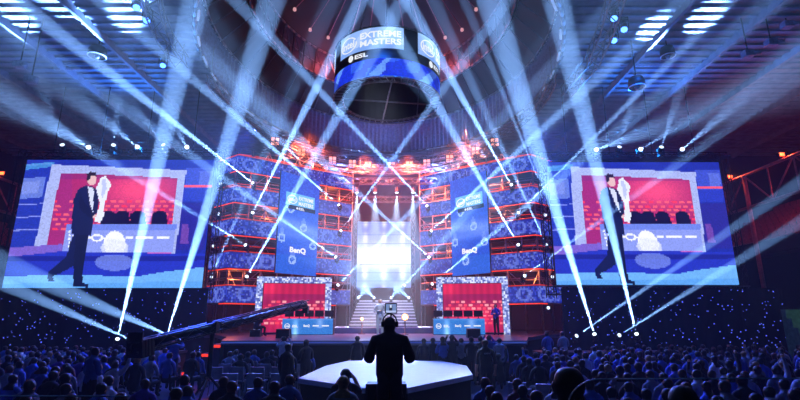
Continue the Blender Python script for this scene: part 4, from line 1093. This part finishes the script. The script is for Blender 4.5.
# ------------------------------------------------------------------ jib crane
JA, JB = Vector((-6.5, 12.1, 1.72)), at(306, 303.5, 20.); JP = JA.lerp(JB, .34)
e = empty('camera_crane', (JP.x, JP.y, 0), 'long dark camera crane reaching over the crowd toward the stage', 'camera crane'); b = e.location
MB().truss(JA, JB, .26, .5, .03).tube(JA, JB, .09, 6).build('boom', mat('crane_black', '#0d1019', .35, .3), e, b)
MB().tube((JP.x, JP.y, .75), JP-Vector((0, 0, .1)), .07, 10).box(JP, (.3, .3, .34)).build('column', DARK, e, b)
for k in range(3):
    a = PI/6+2*PI*k/3; MB().tube((JP.x, JP.y, .8), (JP.x+.7*math.cos(a), JP.y+.7*math.sin(a), 0), .035, 8).build('leg', DARK, e, b)
R = (JB-JA).to_track_quat('Y', 'Z').to_matrix()
m = MB()
for k in range(4): m.box(JA+R @ Vector((0, .1+k*.1, -.05)), (.5, .08, .42), R=R)
m.build('counterweight', BLACK, e, b)
MB().box(JB+Vector((0, 0, -.25)), (.22, .35, .28)).tube(JB, JB+Vector((0, 0, -.2)), .05, 8).build('camera_head', BLACK, e, b)
MB().box(JA+Vector((.1, -.1, .25)), (.36, .06, .24)).build('control_monitor', DARK, e, b)
person('standfold', (-7.1, 11.6, 0), -.5, 'crane operator in navy standing at the weighted rear end of the crane', SH['navy'], HAIRS[0])
# warm blinders on stage
def warm(px, py, Y, r, pw, label):
    p = at(px, py, Y); e = empty('stage_blinder', (p.x, p.y, DZ if Y < 29 else 1.88), label, 'stage light'); h = p.z-e.location.z
    MB().lathe([(.22, 0), (.2, .03), (.03, .05), (.03, max(.1, h-.2))], n=12).build('stand', BLACK, e)
    R = Euler((PI/2, 0, 0)).to_matrix()
    MB().lathe([(r*.6, -.2), (r, -.05), (r, .08)], (0, 0, h), 16, R=R).build('housing', BLACK, e); MB().lathe([(r*.92, .081), (r*.5, .1), (.01, .11)], (0, 0, h), 16, R=R).build('lens', WARM, e)
    light('blinder_beam', 'SPOT', (0, -.2, h), None, pw, (1, .75, .42), 70, .9, .15, e).rotation_euler = (PI/2+.05, 0, 0)
warm(405, 317, 27.5, .2, 9000, 'blazing warm blinder on stage right of the camera operator'); warm(362, 319, 28.4, .10, 500, 'small warm lamp on stage left of the silver performer')

# ================================================================== LIGHT
def wash(loc, aim, power, color, cone, blend=.8, size=.4, name='wash_light'): return light(name, 'SPOT', loc, aim, power, color, cone, blend, size)
BLU = (.035, .08, 1.0)
wash((-9.5, 29, 14.2), (-13, 12, 1), 18702, BLU, 62); wash((8, 29, 14.2), (12, 12, 1), 21580, BLU, 62)
wash((-1, 33, 14), (-5, 13, 0), 19000, (.09, .2, 1), 50); wash((-1, 33, 14), (4, 13, 0), 20000, (.10, .22, 1), 50)
wash((-13, 26.5, 12.6), (-16, 15, 1), 6500, (.35, .5, 1), 34); wash((13, 26.5, 12.6), (17, 15, 1), 7500, (.35, .5, 1), 34)
wash((-1, 22, 15.5), (-.4, 15, 1), 42000, (.66, .78, 1), 26, .5); wash((-.8, 30, 13.6), (-.4, 20.5, 1.3), 42000, (.85, .9, 1), 16, .6)
wash((-1, 24, 15), (-1, 28, 1.5), 34000, (.42, .46, 1), 40)
# blue wash inside the haze
for p, q, pw, cn in (((-12.5, 19.5, 15.4), (-9, 24, 3), 6500, 95), ((12, 19.5, 15.4), (8, 24, 3), 6500, 95), ((-1, 20, 15.6), (-1, 32, 8), 3500, 90)):
    wash(p, q, pw, (.01, .13, .9), cn, .9)
wash((-16, 30, 12.8), (-18, 16, 16.4), 6000, (.01, .17, .8), 100); wash((14, 30, 12.8), (16, 16, 16.4), 6000, (.01, .17, .8), 100)
wash((-5, 33.5, 12), (-2, 33.5, 17.5), 9000, (.2, .36, 1), 110); wash((3, 33.5, 12), (1, 35, 17.5), 9000, (.2, .36, 1), 110)
wash((-1, 24.5, 14.2), (-1, 33, 2.6), 22000, (.8, .85, 1), 18)
# clear barrier panes at the very front
gm = bpy.data.materials.new('clear_glass'); gm.use_nodes = True; gn = gm.node_tree; gn.nodes.remove(gn.nodes['Principled BSDF'])
tr = gn.nodes.new('ShaderNodeBsdfTransparent'); gl = gn.nodes.new('ShaderNodeBsdfGlossy'); gl.inputs['Roughness'].default_value = .05
fr = gn.nodes.new('ShaderNodeFresnel'); fr.inputs[0].default_value = 1.3; mx = gn.nodes.new('ShaderNodeMixShader'); tr.inputs[0].default_value = (.93, .95, .97, 1)
gn.links.new(fr.outputs[0], mx.inputs[0]); gn.links.new(tr.outputs[0], mx.inputs[1]); gn.links.new(gl.outputs[0], mx.inputs[2]); gn.links.new(mx.outputs[0], gn.nodes['Material Output'].inputs[0])
def pane(P, label):
    c = Vector((P[0][0], 2.3, 0)); e = empty('glass_barrier', c, label, 'barrier')
    m = MB(); n = len(P); vs = [(x, 2.3, z) for x, z in P]+[(x, 2.312, z) for x, z in P]
    m.add(vs, [tuple(range(n)), tuple(range(2*n-1, n-1, -1))]+[(k, (k+1) % n, n+(k+1) % n, n+k) for k in range(n)]).build('pane', gm, e, c)
    MB().path([(x, 2.306, z) for x, z in P[1:-1]], .0035, 6).build('top_edge', mat('polished_edge', '#9fc4e0', .2, .2), e, c)
z1 = at(700, 379, 2.3).z; x1 = at(566, 379, 2.3).x
pane([(x1, 0)]+[(x1+.16-.16*math.cos(a), z1-.13+.13*math.sin(a)) for a in [PI/2*k/8 for k in range(9)]]+[(2.6, z1+.004), (2.6, 0)], 'clear glass barrier with bright rounded top edge at the bottom right')
z2 = at(60, 396.5, 2.3).z
pane([(at(128, 396, 2.3).x, 0), (at(128, 396, 2.3).x, z2), (-2.6, z2+.004), (-2.6, 0)], 'clear glass barrier whose top edge skims the bottom left')

wash((-1.6, 15.5, 15.2), (-.9, 23, 2.4), 15000, (.88, .92, 1), 9, .5)
wash((2.6, 20, 14.5), (2.5, 13, 0), 20000, (.3, .5, 1), 13, .7); wash((-5, 20, 14.5), (-4.6, 12.6, 0), 16000, (.14, .34, 1), 17, .7)
